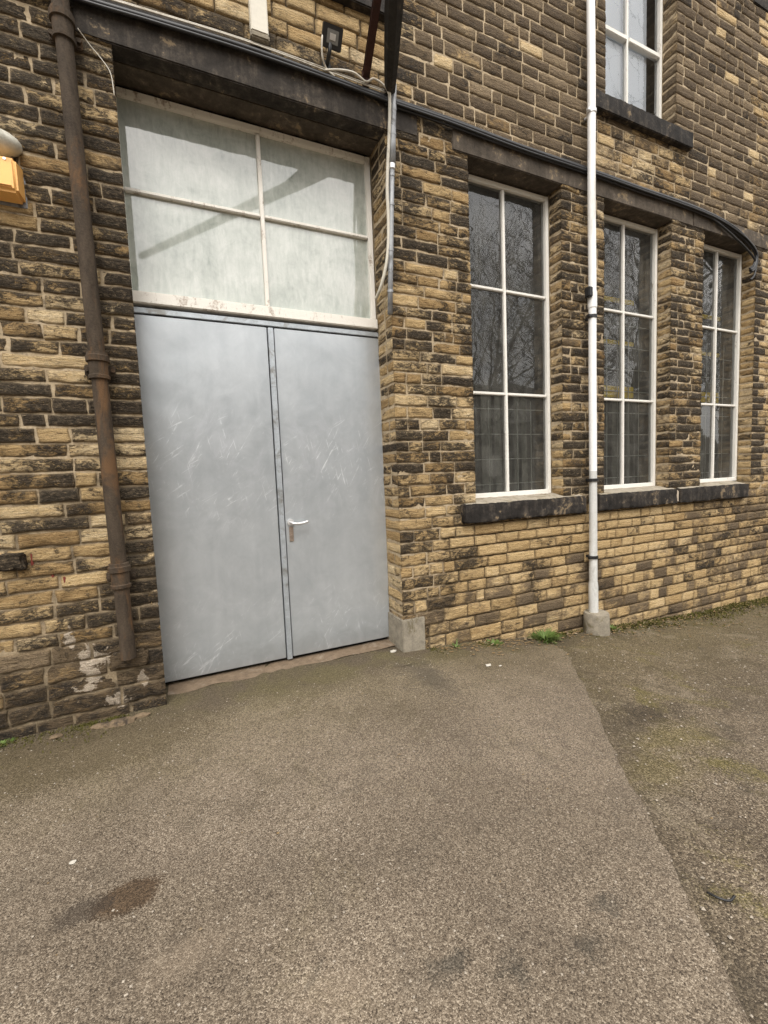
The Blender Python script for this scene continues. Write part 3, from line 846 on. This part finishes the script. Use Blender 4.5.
# rooms behind the glass
def room(x0, x1, y0, y1, z0, z1):
    v = [(x, y, z) for z in (z0, z1) for y in (y0, y1) for x in (x0, x1)]
    ym = min(y1, 1.6); v += [(x0, y1, z1), (x1, y1, z1)]
    m_ = MB(); m_.add(v, [(0, 1, 3, 2), (4, 8, 9, 5), (2, 3, 7, 6), (0, 2, 6, 4), (1, 5, 7, 3)])
    m_.build('interior', M['room'], B)
room(1.75, 9.0, .24, 5.5, -.3, 4.30); room(-1, 9.0, .245, 1.5, 4.5, 7.2)
# hanging strips inside the windows
for a, b, mx in WIN:
    m_ = MB()
    x = a + .05
    while x < b - .03:
        w = random.uniform(.05, .10)
        if random.random() < .62:
            yy = .42 + random.uniform(-.04, .1)
            m_.add([(x, yy, 1.1), (x + w, yy + random.uniform(-.03, .03), 1.1), (x + w, yy, 2.2), (x, yy, 2.2)], [(0, 1, 2, 3)])
        x += w
    m_.build('hanging_blind', M['blind'], B)
for a, b in UPW[1:2]:
    m_ = MB(); m_.add([(a + .04, .225, 4.9), (b - .15, .225, 4.9), (b - .15, .225, 6.62), (a + .04, .225, 6.62)], [(0, 1, 2, 3)])
    M['skypanel'] = mat_simple('pale_sky_sheen', (.80, .84, .88), .8, 0, .03, 2, .02)  # pale blue panel, its colour stands in for sky reflected in the sash
    o = m_.build('sky_sheen_panel', M['skypanel'], B)
# back of the wall and eaves
m_ = MB(); m_.box(XL, XR, -.10, .35, ZT + .002, ZT + .16, .01); m_.build('coping', M['conclight'], B)

# ---------------- racking seen through the middle and right windows
rk = empty('storage_rack', (4.2, 1.0, 0))
tag(rk, 'yellow horizontal rails inside, behind the glass of the middle and farthest tall windows', 'rack')
def inside(name, mat, bxs):
    m_ = MB()
    for b_ in bxs: m_.box(*b_, .004)
    o = m_.build(name, mat, rk); o.matrix_parent_inverse = rk.matrix_world.inverted() if False else Matrix.Translation((-4.2, -1.0, 0)); return o
for z, h in ((2.25, .125), (2.776, .045), (3.219, .05)):
    inside('beam', M['yellow'], [(3.86, 4.62, .252, .27, z - h / 2, z + h / 2)])
    inside('beam', M['yellow'], [(5.45, 6.22, .252, .27, z - h / 2, z + h / 2)])
for x in (3.88, 4.66, 5.47, 6.26):
    inside('upright', M['shed'], [(x - .02, x + .02, .272, .31, .2, 3.9)])

# ------------------------------------------------------------------ pipes and fixtures
def at_parent(o, root):
    o.parent = root; o.matrix_parent_inverse = Matrix.Translation(-Vector(root.location)); return o
# rusty cast-iron downpipe
dp = empty('downpipe', (-.40, -.08, .40)); tag(dp, 'rusty brown cast-iron downpipe with collars left of the doors', 'pipe')
def px(z): return -.40 - .040 * (z - .40) / 3.5
def lathe_pipe(name, prof, mat, root, n=20, y=-.08):
    m_ = MB(); m_.tube([(px(z), y, z) for z, r in prof], [r for z, r in prof], n); return at_parent(m_.build(name, mat, None, 40), root)
lathe_pipe('pipe', [(.385, .042), (.9, .042), (1.6, .0425), (2.1, .042), (2.8, .042), (3.5, .042), (3.9, .042), (5, .042), (7.6, .042)], M['castiron'], dp)
for z in (.90, 2.13, 3.93, 5.75):
    c = lathe_pipe('collar', [(z - .075, .043), (z - .073, .055), (z - .055, .056), (z - .05, .049), (z - .03, .049), (z + .02, .050), (z + .025, .060), (z + .055, .061), (z + .06, .055), (z + .075, .054), (z + .077, .043)], M['castiron'], dp, 24)
    m_ = MB(); m_.box(px(z) - .078, px(z) + .078, -.032, -.012, z - .045, z + .02, .006)
    for s in (-1, 1): m_.tube([(px(z) + s * .066, -.034, z - .012), (px(z) + s * .066, -.048, z - .012)], .012, 8)
    at_parent(m_.build('ear', M['castiron'], None, 30), dp)
    m_ = MB(); m_.box(px(z) - .03, px(z) + .03, -.06, .0, z - .05, z - .0, .004); at_parent(m_.build('bracket', M['castiron'], None, 30), dp)
# white plastic drainpipe
wp = empty('drainpipe', (3.595, -.095, -.2)); tag(wp, 'tall white plastic drainpipe standing in a concrete socket between the windows', 'pipe')
def wpipe(name, prof, mat, n=24):
    m_ = MB(); m_.tube([(3.585 - .003 * (z - .2) + .006 * mn.noise((z * .8, 3, 1)), -.085 + .004 * mn.noise((z * .9, 7, 1)), z) for z, r in prof], [r * (.70 if z > 1.35 else .78) for z, r in prof], n); return at_parent(m_.build(name, mat, None, 40), wp)
wpipe('pipe', [(.30, .050), (1.4, .050)], M['pvcgrey']); wpipe('pipe', [(1.4 + .2 * k, .0505) for k in range(35)], M['pvc'])
wpipe('sleeve', [(-.12, .057), (.27, .057), (.31, .051)], M['pvcgrey'])
wpipe('coupler', [(2.92, .051), (2.925, .058), (3.07, .058), (3.075, .051)], M['pvc'])
for z, mt in ((3.055, 'blackplastic'), (2.845, 'blackplastic'), (1.315, 'blackplastic'), (.56, 'blackplastic'), (4.64, 'alu'), (6.6, 'alu')):
    big = z == 3.055
    c = wpipe('clip', [(z - (.03 if big else .015), .051), (z - (.03 if big else .014), .0605), (z + (.03 if big else .014), .0605), (z + (.03 if big else .015), .051)], M[mt])
    m_ = MB(); m_.box(3.505, 3.545, -.11, -.085, z - .013, z + .013, .004)
    if big: m_.v = []; m_.f = []; m_.box(3.49, 3.545, -.125, -.07, z - .045, z + .045, .008)
    at_parent(m_.build('lug', M[mt], None, 30), wp)
    m_ = MB(); m_.box(3.575, 3.615, -.047, .0, z - .012, z + .012, .003); at_parent(m_.build('stem', M[mt], None, 30), wp)
zb_ = gz(3.6, -.11)
m_ = MB(); m_.tube([(3.595, -.11, zb_ - .06), (3.595, -.11, zb_ + .09), (3.595, -.11, zb_ + .19), (3.595, -.11, zb_ + .205), (3.595, -.11, zb_ + .206)], [.122, .120, .117, .110, .06], 26)
at_parent(m_.build('socket', M['conclight'], None, 50), wp)

# alarm box and lamp at the far left
al = empty('alarm_box', (-.80, -.05, 3.0)); tag(al, 'orange alarm sounder box below the white lamp at the left edge', 'alarm')
bm = bmesh.new(); bmesh.ops.create_cube(bm, size=1)
for v in bm.verts:
    f_ = v.co.y < 0
    v.co = Vector((-.815 + v.co.x * (.235 if not f_ else .215), -.055 + v.co.y * .11, 3.095 + v.co.z * (.20 if not f_ else .17)))
bmesh.ops.bevel(bm, geom=list(bm.edges), offset=.014, segments=3, affect='EDGES')
m_ = MB(); m_.bm(bm); m_.box(-.90, -.73, -.122, -.112, 3.03, 3.035); at_parent(m_.build('housing', M['orange'], None, 40), al)
m_ = MB(); m_.box(-.935, -.695, -.004, .01, 2.985, 3.20, .003); at_parent(m_.build('back_plate', M['conduit'], None, 30), al)
m_ = MB(); m_.tube([(-.75, -.113, 3.165), (-.75, -.104, 3.165)], .007, 8); at_parent(m_.build('screw', M['alu'], None, 30), al)
lp = empty('bulkhead_lamp', (-.80, -.05, 3.28)); tag(lp, 'grimy white bulkhead lamp above the orange alarm box', 'lamp')
bm = bmesh.new(); bmesh.ops.create_uvsphere(bm, u_segments=24, v_segments=14, radius=1)
for v in bm.verts: v.co = Vector((-.815 + v.co.x * .130, -.035 + v.co.y * .085, 3.285 + v.co.z * .062))
m_ = MB(); m_.bm(bm); at_parent(m_.build('diffuser', M['opal'], None, True), lp)
m_ = MB(); m_.box(-.95, -.725, -.03, .005, 3.235, 3.335, .01); at_parent(m_.build('base', M['conduit'], None, 30), lp)

# cream trunking above the doors
tr = empty('trunking', (.63, -.03, 4.27)); tag(tr, 'cream plastic trunking ending just above the black lintel', 'trunking')
m_ = MB(); m_.box(.575, .685, -.062, -.004, 4.30, 5.6, .006); at_parent(m_.build('cover', M['cream'], None, 30), tr)
m_ = MB(); m_.box(.571, .689, -.066, -.002, 4.262, 4.302, .008); at_parent(m_.build('end_cap', M['conclight'], None, 30), tr)

# floodlight
fl = empty('floodlight', (1.10, -.06, 4.30)); tag(fl, 'small black floodlight on a bracket above the doors', 'floodlight')
def tilt(p, c=(1.10, -.11, 4.39), ang=rad(38)):
    x, y, z = p; dy, dz = y, z
    return (c[0] + x, c[1] + dy * math.cos(ang) - dz * math.sin(ang), c[2] + dy * math.sin(ang) + dz * math.cos(ang))
def tbox(name, mat, root, bxs, bev=.004):
    m_ = MB()
    for b_ in bxs: m_.box(*b_, bev)
    m_.v = [tilt(v) for v in m_.v]
    return at_parent(m_.build(name, mat, None, 30), root)
tbox('housing', M['blackplastic'], fl, [(-.068, .068, -.018, .02, -.058, .058)] + [(-.055 + k * .018, -.049 + k * .018, .02, .034, -.045, .045) for k in range(7)])
tbox('lens', M['lens'], fl, [(-.040, .040, -.021, -.0175, -.034, .034)], .002)
tbox('reflector', M['alu'], fl, [(-.020, .020, -.0235, -.0205, -.016, .016)], .001)
m_ = MB(); m_.tube(cat_path([(1.09, -.10, 4.37), (1.085, -.085, 4.31), (1.085, -.03, 4.285), (1.085, .0, 4.285)], 5), .014, 8); m_.box(1.055, 1.115, -.02, .0, 4.255, 4.315, .004)
at_parent(m_.build('bracket', M['blackplastic'], None, 30), fl)
m_ = MB(); m_.tube(cat_path([(1.045, -.10, 4.40), (1.03, -.11, 4.36), (1.035, -.08, 4.28), (1.07, -.05, 4.235), (1.13, -.045, 4.205)], 6), .006, 7); at_parent(m_.build('lead', M['whitecable'], None, True), fl)

# black cable bundle along the lintels
cb = empty('cable_bundle', (1.5, -.04, 4.17)); tag(cb, 'thick black cable bundle sagging along the stone lintels', 'cable')
main = [(-1.4, 4.14), (-.8, 4.145), (-.35, 4.150), (0, 4.168), (.5, 4.188), (1.03, 4.189), (1.52, 4.182), (2.08, 4.184), (2.78, 4.172), (3.6, 4.176), (4.31, 4.172), (4.9, 4.175), (5.3, 4.165), (5.65, 4.14), (5.95, 4.09), (6.18, 4.02), (6.34, 3.93), (6.37, 3.84), (6.33, 3.74), (6.26, 3.69)]
def strand(offy, offz, r, name, mat, pts=main, wob=.006, x0=-9, x1=99, seed=0, root=cb, drop=0):
    P = [(x, offy + wob * mn.noise((x * 3, seed, 0)), z + offz + wob * mn.noise((x * 3, seed, 9)) - (drop * sst(5.2, 6.1, x) if drop else 0)) for x, z in pts if x0 <= x <= x1]
    m_ = MB(); m_.tube(cat_path(P, 8), r, 10); return at_parent(m_.build(name, mat, None, True), root)
strand(-.040, 0, .017, 'cable', M['cable'], seed=1); strand(-.030, .022, .011, 'cable', M['cable'], seed=4)
strand(-.050, -.020, .010, 'cable', M['cable'], seed=7); strand(-.034, -.030, .009, 'cable', M['cable'], seed=2, x0=1.4)
strand(-.038, -.006, .011, 'cable', M['cable'], seed=3, x0=4.3, drop=.10)
wc = empty('white_wires', (.5, -.04, 4.22)); tag(wc, 'thin white wires looping along the top of the black cable over the doors', 'cable')
strand(-.046, .036, .0045, 'wire', M['whitecable'], wob=.016, x0=-1, x1=1.6, seed=11, root=wc); strand(-.038, .050, .0038, 'wire', M['whitecable'], wob=.022, x0=-.4, x1=1.6, seed=15, root=wc)
m_ = MB(); m_.tube(cat_path([(1.06, -.05, 4.22), (1.16, -.055, 4.25), (1.27, -.06, 4.262), (1.36, -.06, 4.232), (1.42, -.06, 4.27), (1.50, -.06, 4.25), (1.548, -.06, 4.19)], 7), .007, 7); at_parent(m_.build('wire', M['whitecable'], None, True), wc)
# thin wire beside the rusty pipe
tw = MB(); tw.tube(cat_path([(-.375, -.06, 3.97), (-.33, -.03, 3.93), (-.27, -.02, 3.87), (-.235, -.02, 3.81), (-.226, -.014, 3.70)], 8), .003, 6)
o = tw.build('thin_wire', M['whitecable'], None, True); tag(o, 'thin pale wire crossing the rusty pipe at the door lintel', 'cable')

# grey conduit and cream cable on the jamb
cd = empty('conduit', (1.52, -.03, 2.65)); tag(cd, 'grey metal conduit running down the right door jamb', 'conduit')
def cx_(z): return 1.492 + (z - 2.65) * .058
m_ = MB(); m_.tube([(cx_(z), -.035, z) for z in (3.74, 3.9, 4.1, 4.30)], .027, 14); at_parent(m_.build('pipe', M['conduit'], None, True), cd)
m_ = MB(); m_.tube([(cx_(z), -.034, z) for z in (2.655, 3.0, 3.4, 3.75)], .0195, 14); at_parent(m_.build('pipe', M['conduit'], None, True), cd)
m_ = MB(); m_.tube([(cx_(z), -.034, z) for z in (3.70, 3.705, 3.78, 3.785)], [.02, .026, .026, .02], 14); at_parent(m_.build('joint', M['alu'], None, 40), cd)
for z in (2.82, 3.12, 3.45, 3.66, 3.95, 4.12):
    m_ = MB(); r_ = .0225 if z < 3.7 else .030
    m_.tube([(cx_(z), -.034, z - .009), (cx_(z), -.034, z + .009)], r_, 14); at_parent(m_.build('clip', M['conduit'], None, 40), cd)
cc = MB(); cc.tube(cat_path([(1.545, -.06, 4.24), (1.543, -.055, 4.1), (1.530, -.05, 3.9), (1.515, -.045, 3.72), (1.505, -.04, 3.55), (1.508, -.035, 3.35), (1.500, -.03, 3.15), (1.480, -.015, 3.0), (1.452, .03, 2.87), (1.440, .10, 2.81)], 8), [.0125] * 73, 8)
o = cc.build('cream_cable', M['cream'], None, True); tag(o, 'cream cable bulging beside the grey conduit into the door reveal', 'cable')

# hoist arm swinging out over the yard
ha = empty('hoist_arm', (1.57, -.02, 4.26)); tag(ha, 'black timber hoist arm projecting from the wall over the doors', 'hoist')
A = Vector((1.570, -.01, 4.235)); dv = Vector((math.cos(rad(248.5)) * math.cos(rad(12)), math.sin(rad(248.5)) * math.cos(rad(12)), math.sin(rad(12))))
m_ = MB(); pts = [A + dv * s for s in (0, .25, .5, .8, 1.2, 1.7, 2.3, 5.6)]
m_.tube(pts, [.038, .052, .060, .062, .06, .058, .056, .054], 7); at_parent(m_.build('beam', M['beam'], None, 25), ha)
m_ = MB(); m_.obox((1.375, -.03, 4.30), A + dv * 1.05 + Vector((-.02, 0, .03)), .036, .046, .006); at_parent(m_.build('strut', M['rust'], None, 30), ha)
m_ = MB(); m_.box(1.352, 1.402, -.045, .002, 4.235, 4.345, .006); m_.tube([(1.377, -.052, 4.262), (1.377, -.04, 4.262)], .012, 8); at_parent(m_.build('foot_plate', M['rust'], None, 30), ha)
m_ = MB(); m_.box(1.545, 1.60, -.05, .0, 4.17, 4.38, .006); at_parent(m_.build('hinge_plate', M['beam'], None, 30), ha)

# ------------------------------------------------------------------ things on the ground
def leaf_blade(mb, base, d, L, w, curl):
    n = 5; vs = []
    d = Vector(d).normalized(); side = d.cross(Vector((0, 0, 1))).normalized() if abs(d.z) < .98 else Vector((1, 0, 0))
    p = Vector(base); fs = []
    for i in range(n + 1):
        t = i / n; ww = w * math.sin(math.pi * (.12 + .88 * t) ** .8) if i < n else 0
        dd = (d + Vector((0, 0, -curl * t * t))).normalized()
        vs += [tuple(p + side * ww), tuple(p - side * ww)]
        p = p + dd * (L / n)
    for i in range(n): fs.append((2 * i, 2 * i + 1, 2 * i + 3, 2 * i + 2))
    mb.add(vs, fs)
def weed(x, y, r, h, n, label, wide=.008):
    m_ = MB(); z = gz(x, y)
    for k in range(n):
        th = random.uniform(0, 6.28); rr = r * random.random() * .5
        leaf_blade(m_, (x + rr * math.cos(th), y + rr * math.sin(th), z), (math.cos(th), math.sin(th), random.uniform(.35, 1.5)), h * random.uniform(.6, 1.25), wide * random.uniform(.6, 1.3), random.uniform(.3, 1.6))
    o = m_.build('weed', M['leaf'], None, True)
    tag(o, label, 'plant', 'weeds along the foot of the wall'); return o
weed(2.92, -.11, .20, .095, 240, 'bright green weed clump at the wall foot left of the concrete socket', .0055)
weed(1.98, -.07, .07, .07, 14, 'small thin weed beside the pier foot right of the doors', .005)
weed(2.34, -.09, .16, .032, 60, 'low spreading weed below the left tall window', .009)
weed(3.84, -.09, .12, .04, 50, 'small weed growing right of the concrete socket', .007)
weed(-1.06, -.05, .10, .03, 60, 'low green weed in the corner at the far left', .004)
# moss and dead leaves along the wall foot (uncountable)
ms = MB(); lt = MB()
def tuft(mb, x, y, z, s, n):
    for _ in range(n):
        th = random.uniform(0, 6.28); e = random.uniform(.2, 1.2); L = s * random.uniform(.5, 1.2)
        a = Vector((x + random.gauss(0, s), y + random.gauss(0, s), z)); d = Vector((math.cos(th) * math.cos(e), math.sin(th) * math.cos(e), math.sin(e))) * L
        w = Vector((-math.sin(th), math.cos(th), 0)) * L * .3
        mb.add([tuple(a - w), tuple(a + w), tuple(a + d)], [(0, 1, 2)])
def flake(mb, x, y, z, s):
    th = random.uniform(0, 6.28); n = random.choice((4, 5, 6)); tx, ty = random.uniform(-.5, .5), random.uniform(-.5, .5)
    vs = [(x + s * random.uniform(.5, 1) * math.cos(th + 6.28 * k / n), y + s * .7 * random.uniform(.5, 1) * math.sin(th + 6.28 * k / n), 0) for k in range(n)]
    mb.add([(a, b_, z + .004 + abs(tx * (a - x) + ty * (b_ - y))) for a, b_, _ in vs], [tuple(range(n))])
for k in range(2600):
    x = random.uniform(1.72, 8); u = random.expovariate(1 / (.045 + .045 * sst(3, 6, x))); y = -.02 - u
    if mn.noise((x * 2.3, y * 4, 0)) + .25 * sst(3.3, 5, x) < -.05: continue
    tuft(ms, x, y, gz(x, y), .014 + .010 * random.random() * (1 + sst(3.4, 5, x)), 5)
for k in range(650):
    x = -.45 - random.expovariate(1 / .6); y = -.02 - random.expovariate(1 / .05); tuft(ms, x, y, gz(x, y), .018, 5)
for k in range(1100):
    x = random.uniform(1.8, 7.5); y = -.03 - random.expovariate(1 / (.10 + .10 * sst(3, 6, x))); flake(lt, x, y, gz(x, y) + .006, random.uniform(.006, .022))
for k in range(110):
    x = random.uniform(-1.3, 4.5); y = random.uniform(-2.4, -.1); flake(lt, x, y, gz(x, y) + .008, random.uniform(.003, .010))
o = ms.build('moss', M['moss']); tag(o, 'dark olive moss creeping along the foot of the wall', 'moss', None, 'stuff')
o = lt.build('leaf_litter', M['litter']); tag(o, 'dry leaf and stone crumbs scattered along the wall foot', 'litter', None, 'stuff')
# loose grit on the asphalt
gr = MB()
for k in range(2600):
    x = random.uniform(-1.6, 5.5); y = -random.uniform(.1, 2.9); s = random.uniform(.0022, .006); z = gz(x, y) + .006
    if x > edge_x(y) and random.random() < .4: s *= 1.5
    h = s * .7
    vs = [(x + s * math.cos(t + .3 * k) * random.uniform(.7, 1.2), y + s * math.sin(t + .3 * k) * random.uniform(.7, 1.2), z) for t in (0, 1.57, 3.14, 4.71)] + [(x, y, z + h)]
    gr.add(vs, [(0, 1, 4), (1, 2, 4), (2, 3, 4), (3, 0, 4)])
M['grit'] = mat_simple('stone_grit', (.30, .26, .21), .9, 0, .7, 60, .1)
o = gr.build('grit', M['grit']); tag(o, 'loose stone grit strewn over the yard asphalt', 'grit', None, 'stuff')
# rubble beside the left wall foot
def rock(x, y, sx, sy, sz, mat, name, label, cat, group=None):
    bm = bmesh.new(); bmesh.ops.create_icosphere(bm, subdivisions=3, radius=1); z = gz(x, y) + .006
    for v in bm.verts:
        d = 1 + .35 * mn.noise((v.co.x * 1.6 + x * 7, v.co.y * 1.6, v.co.z * 1.6 + y)) + .15 * mn.noise((v.co.x * 5 + x, v.co.y * 5, v.co.z * 5))
        c = v.co * d; v.co = Vector((x + c.x * sx, y + c.y * sy, z + max(-.3, c.z) * sz + sz * .25))
    m_ = MB(); m_.bm(bm); o = m_.build(name, mat, None, 50); tag(o, label, cat, group); return o
rock(-.475, -.115, .085, .035, .022, M['rubble'], 'stone_chunk', 'largest dark broken stone chunk lying at the left wall foot', 'stone')
rock(-.58, -.10, .05, .025, .014, M['rubble'], 'stone_chunk', 'flatter broken stone lump lying just left of the dark stone chunk', 'stone')
rock(-.36, -.085, .05, .022, .014, M['rubble'], 'stone_chunk', 'small flat stone chunk near the left jamb of the doors', 'stone')
rock(-.79, -.11, .035, .022, .014, M['rubble'], 'stone_chunk', 'small stone chunk by the moss at the far left wall foot', 'stone')
rock(1.44, .04, .026, .018, .010, M['scrap'], 'pebble', 'white pebble on the threshold by the concrete block', 'stone')
rock(-.50, -1.17, .011, .009, .006, M['scrap'], 'pebble', 'single white pebble behind the brown stain on the asphalt', 'stone')
for x, y, s, lb in ((1.98, -.50, .030, 'larger scrap of crumpled white paper on the asphalt below the left window'), (2.06, -.535, .017, 'tiny white paper scrap just beside the larger one')):
    m_ = MB(); n = 9; z = gz(x, y) + .010
    m_.v.append((x, y, z + .010))
    for k in range(n):
        t = 6.283 * k / n; r = s * random.uniform(.6, 1.2); m_.v.append((x + r * math.cos(t), y + r * .6 * math.sin(t), z + random.uniform(0, .010)))
    m_.f = [(0, 1 + k, 1 + (k + 1) % n) for k in range(n)]
    o = m_.build('paper_scrap', M['scrap']); tag(o, lb, 'litter', 'white paper scraps')
zz = gz(1.5, -2.32)
m_ = MB(); m_.tube(cat_path([(1.485, -2.295, zz + .008), (1.490, -2.325, zz + .014), (1.515, -2.345, zz + .010), (1.545, -2.345, zz + .013)], 6), .0038, 7)
o = m_.build('strap', M['blackplastic'], None, True); tag(o, 'short curved black strap lying on the old asphalt at the right', 'strap')
# worn brown threshold under the doors
m_ = MB(); n = 30
for i in range(n + 1):
    x = DX0 + (DX1 - DX0) * i / n
    for y in (.13 + .04 * mn.noise((x * 5, 0, 0)), .20, .31): m_.v.append((x, y, .006 + .004 * mn.noise((x * 8, y * 8, 0))))
for i in range(n):
    for j in range(2):
        a = i * 3 + j; m_.f.append((a, a + 3, a + 4, a + 1))
M['thresh'] = mat_simple('worn_threshold', (.17, .125, .085), .9, 0, .4, 18, .6, .2, (.25, .20, .15))
o = m_.build('threshold', M['thresh'], B, True)

# ------------------------------------------------------------------ across the yard (seen mirrored in the glass)
def tree_mesh(seed, H):
    rnd = random.Random(seed); m_ = MB()
    def branch(p, d, L, r, lev):
        n = 4 if lev < 2 else 3; pts = [p]; rs = [r]; q = p.copy(); dd = d.copy()
        for i in range(n):
            dd = (dd + Vector((rnd.gauss(0, .13), rnd.gauss(0, .13), rnd.gauss(0, .08) + (.07 if lev else .03)))).normalized()
            q = q + dd * (L / n); pts.append(q.copy()); rs.append(r * (1 - .72 * (i + 1) / n))
        m_.tube(pts if lev < 4 else pts[::3], rs if lev < 4 else rs[::3], 6 if lev < 2 else 3, False)
        if lev >= 3: return
        k = (13, 7, 5)[lev]
        for j in range(k):
            t = .28 + .72 * (j + rnd.random()) / k if lev else .30 + .7 * (j + rnd.random()) / k
            i = min(n - 1, int(t * n)); pp = pts[i].lerp(pts[i + 1], t * n - i)
            th = rnd.uniform(0, 6.28); sp = rnd.uniform(.5, .95)
            ax = dd.cross(Vector((math.cos(th), math.sin(th), .3))).normalized()
            nd = (Matrix.Rotation(sp, 3, ax) @ dd).normalized()
            branch(pp, nd, L * rnd.uniform(.40, .62) * (1.15 - .5 * t * (lev == 0)), max(.013, r * (1 - .7 * t) * .6), lev + 1)
    branch(Vector((0, 0, -.2)), Vector((0, 0, 1)), H, H * .011, 0)
    return m_
protos = []
for s, H in ((3, 14), (8, 16), (13, 13)):
    m_ = tree_mesh(s, H); me_o = m_.build('tree', M['bark'])
    protos.append(me_o)
spots = [(13.5, -15.5), (48, -14), (17, -13.5), (18.5, -16), (21, -13.5), (24, -17), (27, -14), (30.5, -16.5), (34, -13), (38, -16), (43, -14), (48, -17), (20, -21), (29, -22), (44, -20), (36, -21), (24, -25), (33, -25), (41, -22)]
for i, (x, y) in enumerate(spots):
    o = protos[i] if i < 3 else protos[i % 3].copy()
    if i >= 3: C.objects.link(o)
    o.name = 'tree'
    o.location = (x, y, -.4); o.rotation_euler = (0, 0, i * 1.7); s = .85 + .2 * ((i * 37) % 10) / 10; o.scale = (s, s, s)
    tag(o, 'bare winter tree across the yard, mirrored in the tall window glass', 'tree', 'bare trees mirrored in the windows')
bk = MB(); bx_ = [-60 + 2 * k for k in range(66)]; by_ = [-30 - 1.5 * k for k in range(14)]  # unseen bank, added as a dark backdrop behind the lower pane reflections
for y in by_:
    for x in bx_:
        t = sst(-30, -44, y) if False else min(1, max(0, (-31 - y) / 11))
        bk.v.append((x, y, -.6 + 13 * t * t * (3 - 2 * t) + 1.3 * t * mn.noise((x * .3, y * .3, 2)) + .6 * t * mn.noise((x * 1.1, y * 1.1, 6))))
for j in range(13):
    for i in range(65):
        a = j * 66 + i; bk.f.append((a, a + 66, a + 67, a + 1))
M['backdrop'] = mat_simple('backdrop_bank', (.075, .066, .05), .95, 0, .6, 3, .5, .1)
o = bk.build('backdrop_bank', M['backdrop'], None, True); tag(o, kind='structure')
# low shed, mirrored in the lower panes
sh = empty('shed', (14, -26, -.5)); tag(sh, 'long low shed with a pale fascia, mirrored in the left tall window', 'shed')
m_ = MB(); m_.box(9, 26.4, -30, -26, -.6, 5.7); at_parent(m_.build('wall', M['shed'], None), sh)
m_ = MB(); m_.box(8.7, 26.7, -30.3, -25.7, 5.702, 6.7, .02); at_parent(m_.build('roof', M['fascia'], None), sh)
for k in range(4):
    m_ = MB(); m_.box(10 + k * 4, 11.8 + k * 4, -25.98, -25.9, 1.2, 2.8); at_parent(m_.build('window', M['fascia'], None), sh)

# ------------------------------------------------------------------ sky and sun (bright overcast)
w = bpy.data.worlds.new('World'); bpy.context.scene.world = w; w.use_nodes = True
nt = w.node_tree; bg = nt.nodes['Background']
sky = nt.nodes.new('ShaderNodeTexSky'); sky.sky_type = 'NISHITA'; sky.sun_disc = False
SE, SR = rad(52), rad(200)
sky.sun_elevation = SE; sky.sun_rotation = SR; sky.air_density = 1.0; sky.dust_density = 3.0; sky.ozone_density = 1.0
hs = nt.nodes.new('ShaderNodeHueSaturation'); hs.inputs['Saturation'].default_value = .30; hs.inputs['Value'].default_value = 1.0
nt.links.new(sky.outputs[0], hs.inputs['Color'])
tc = nt.nodes.new('ShaderNodeTexCoord'); nz = nt.nodes.new('ShaderNodeTexNoise'); nz.inputs['Scale'].default_value = 2.2; nz.inputs['Detail'].default_value = 6
mp = nt.nodes.new('ShaderNodeMapping'); mp.inputs['Scale'].default_value = (1, 1, 2.4)
nt.links.new(tc.outputs['Generated'], mp.inputs[0]); nt.links.new(mp.outputs[0], nz.inputs['Vector'])
cr = nt.nodes.new('ShaderNodeValToRGB'); cr.color_ramp.elements[0].position = .35; cr.color_ramp.elements[0].color = (8.2, 8.0, 7.7, 1); cr.color_ramp.elements[1].position = .65; cr.color_ramp.elements[1].color = (13.6, 12.9, 11.9, 1)
nt.links.new(nz.outputs['Fac'], cr.inputs[0])
mx = nt.nodes.new('ShaderNodeMix'); mx.data_type = 'RGBA'; mx.inputs[0].default_value = .7
nt.links.new(hs.outputs[0], mx.inputs[6]); nt.links.new(cr.outputs[0], mx.inputs[7])
sx = nt.nodes.new('ShaderNodeSeparateXYZ'); nt.links.new(tc.outputs['Generated'], sx.inputs[0])
mr = nt.nodes.new('ShaderNodeMapRange'); nt.links.new(sx.outputs[2], mr.inputs[0]); mr.inputs[1].default_value = 0; mr.inputs[2].default_value = 1; mr.inputs[3].default_value = .72; mr.inputs[4].default_value = 1.75
vm = nt.nodes.new('ShaderNodeVectorMath'); vm.operation = 'SCALE'; nt.links.new(mx.outputs[2], vm.inputs[0]); nt.links.new(mr.outputs[0], vm.inputs['Scale'])
nt.links.new(vm.outputs[0], bg.inputs['Color']); bg.inputs['Strength'].default_value = .195
sl = bpy.data.lights.new('sun', 'SUN'); sl.energy = 1.8; sl.angle = rad(25); sl.color = (1, .96, .90)
so = bpy.data.objects.new('sun', sl); C.objects.link(so)
# light comes from the sky behind and left of the camera
sd = Vector((math.sin(SR) * math.cos(SE), math.cos(SR) * math.cos(SE), math.sin(SE)))
so.rotation_euler = sd.to_track_quat('Z', 'Y').to_euler()
sc = bpy.context.scene
sc.cycles.use_denoising = True; sc.cycles.denoiser = 'OPENIMAGEDENOISE'; sc.cycles.denoising_input_passes = 'RGB_ALBEDO_NORMAL'; sc.cycles.denoising_prefilter = 'NONE'; sc.cycles.max_bounces = 6; sc.cycles.diffuse_bounces = 2; sc.cycles.glossy_bounces = 3; sc.cycles.transmission_bounces = 3; sc.cycles.transparent_max_bounces = 10
sc.view_settings.view_transform = 'Standard'; sc.view_settings.look = 'None'; sc.view_settings.exposure = 0
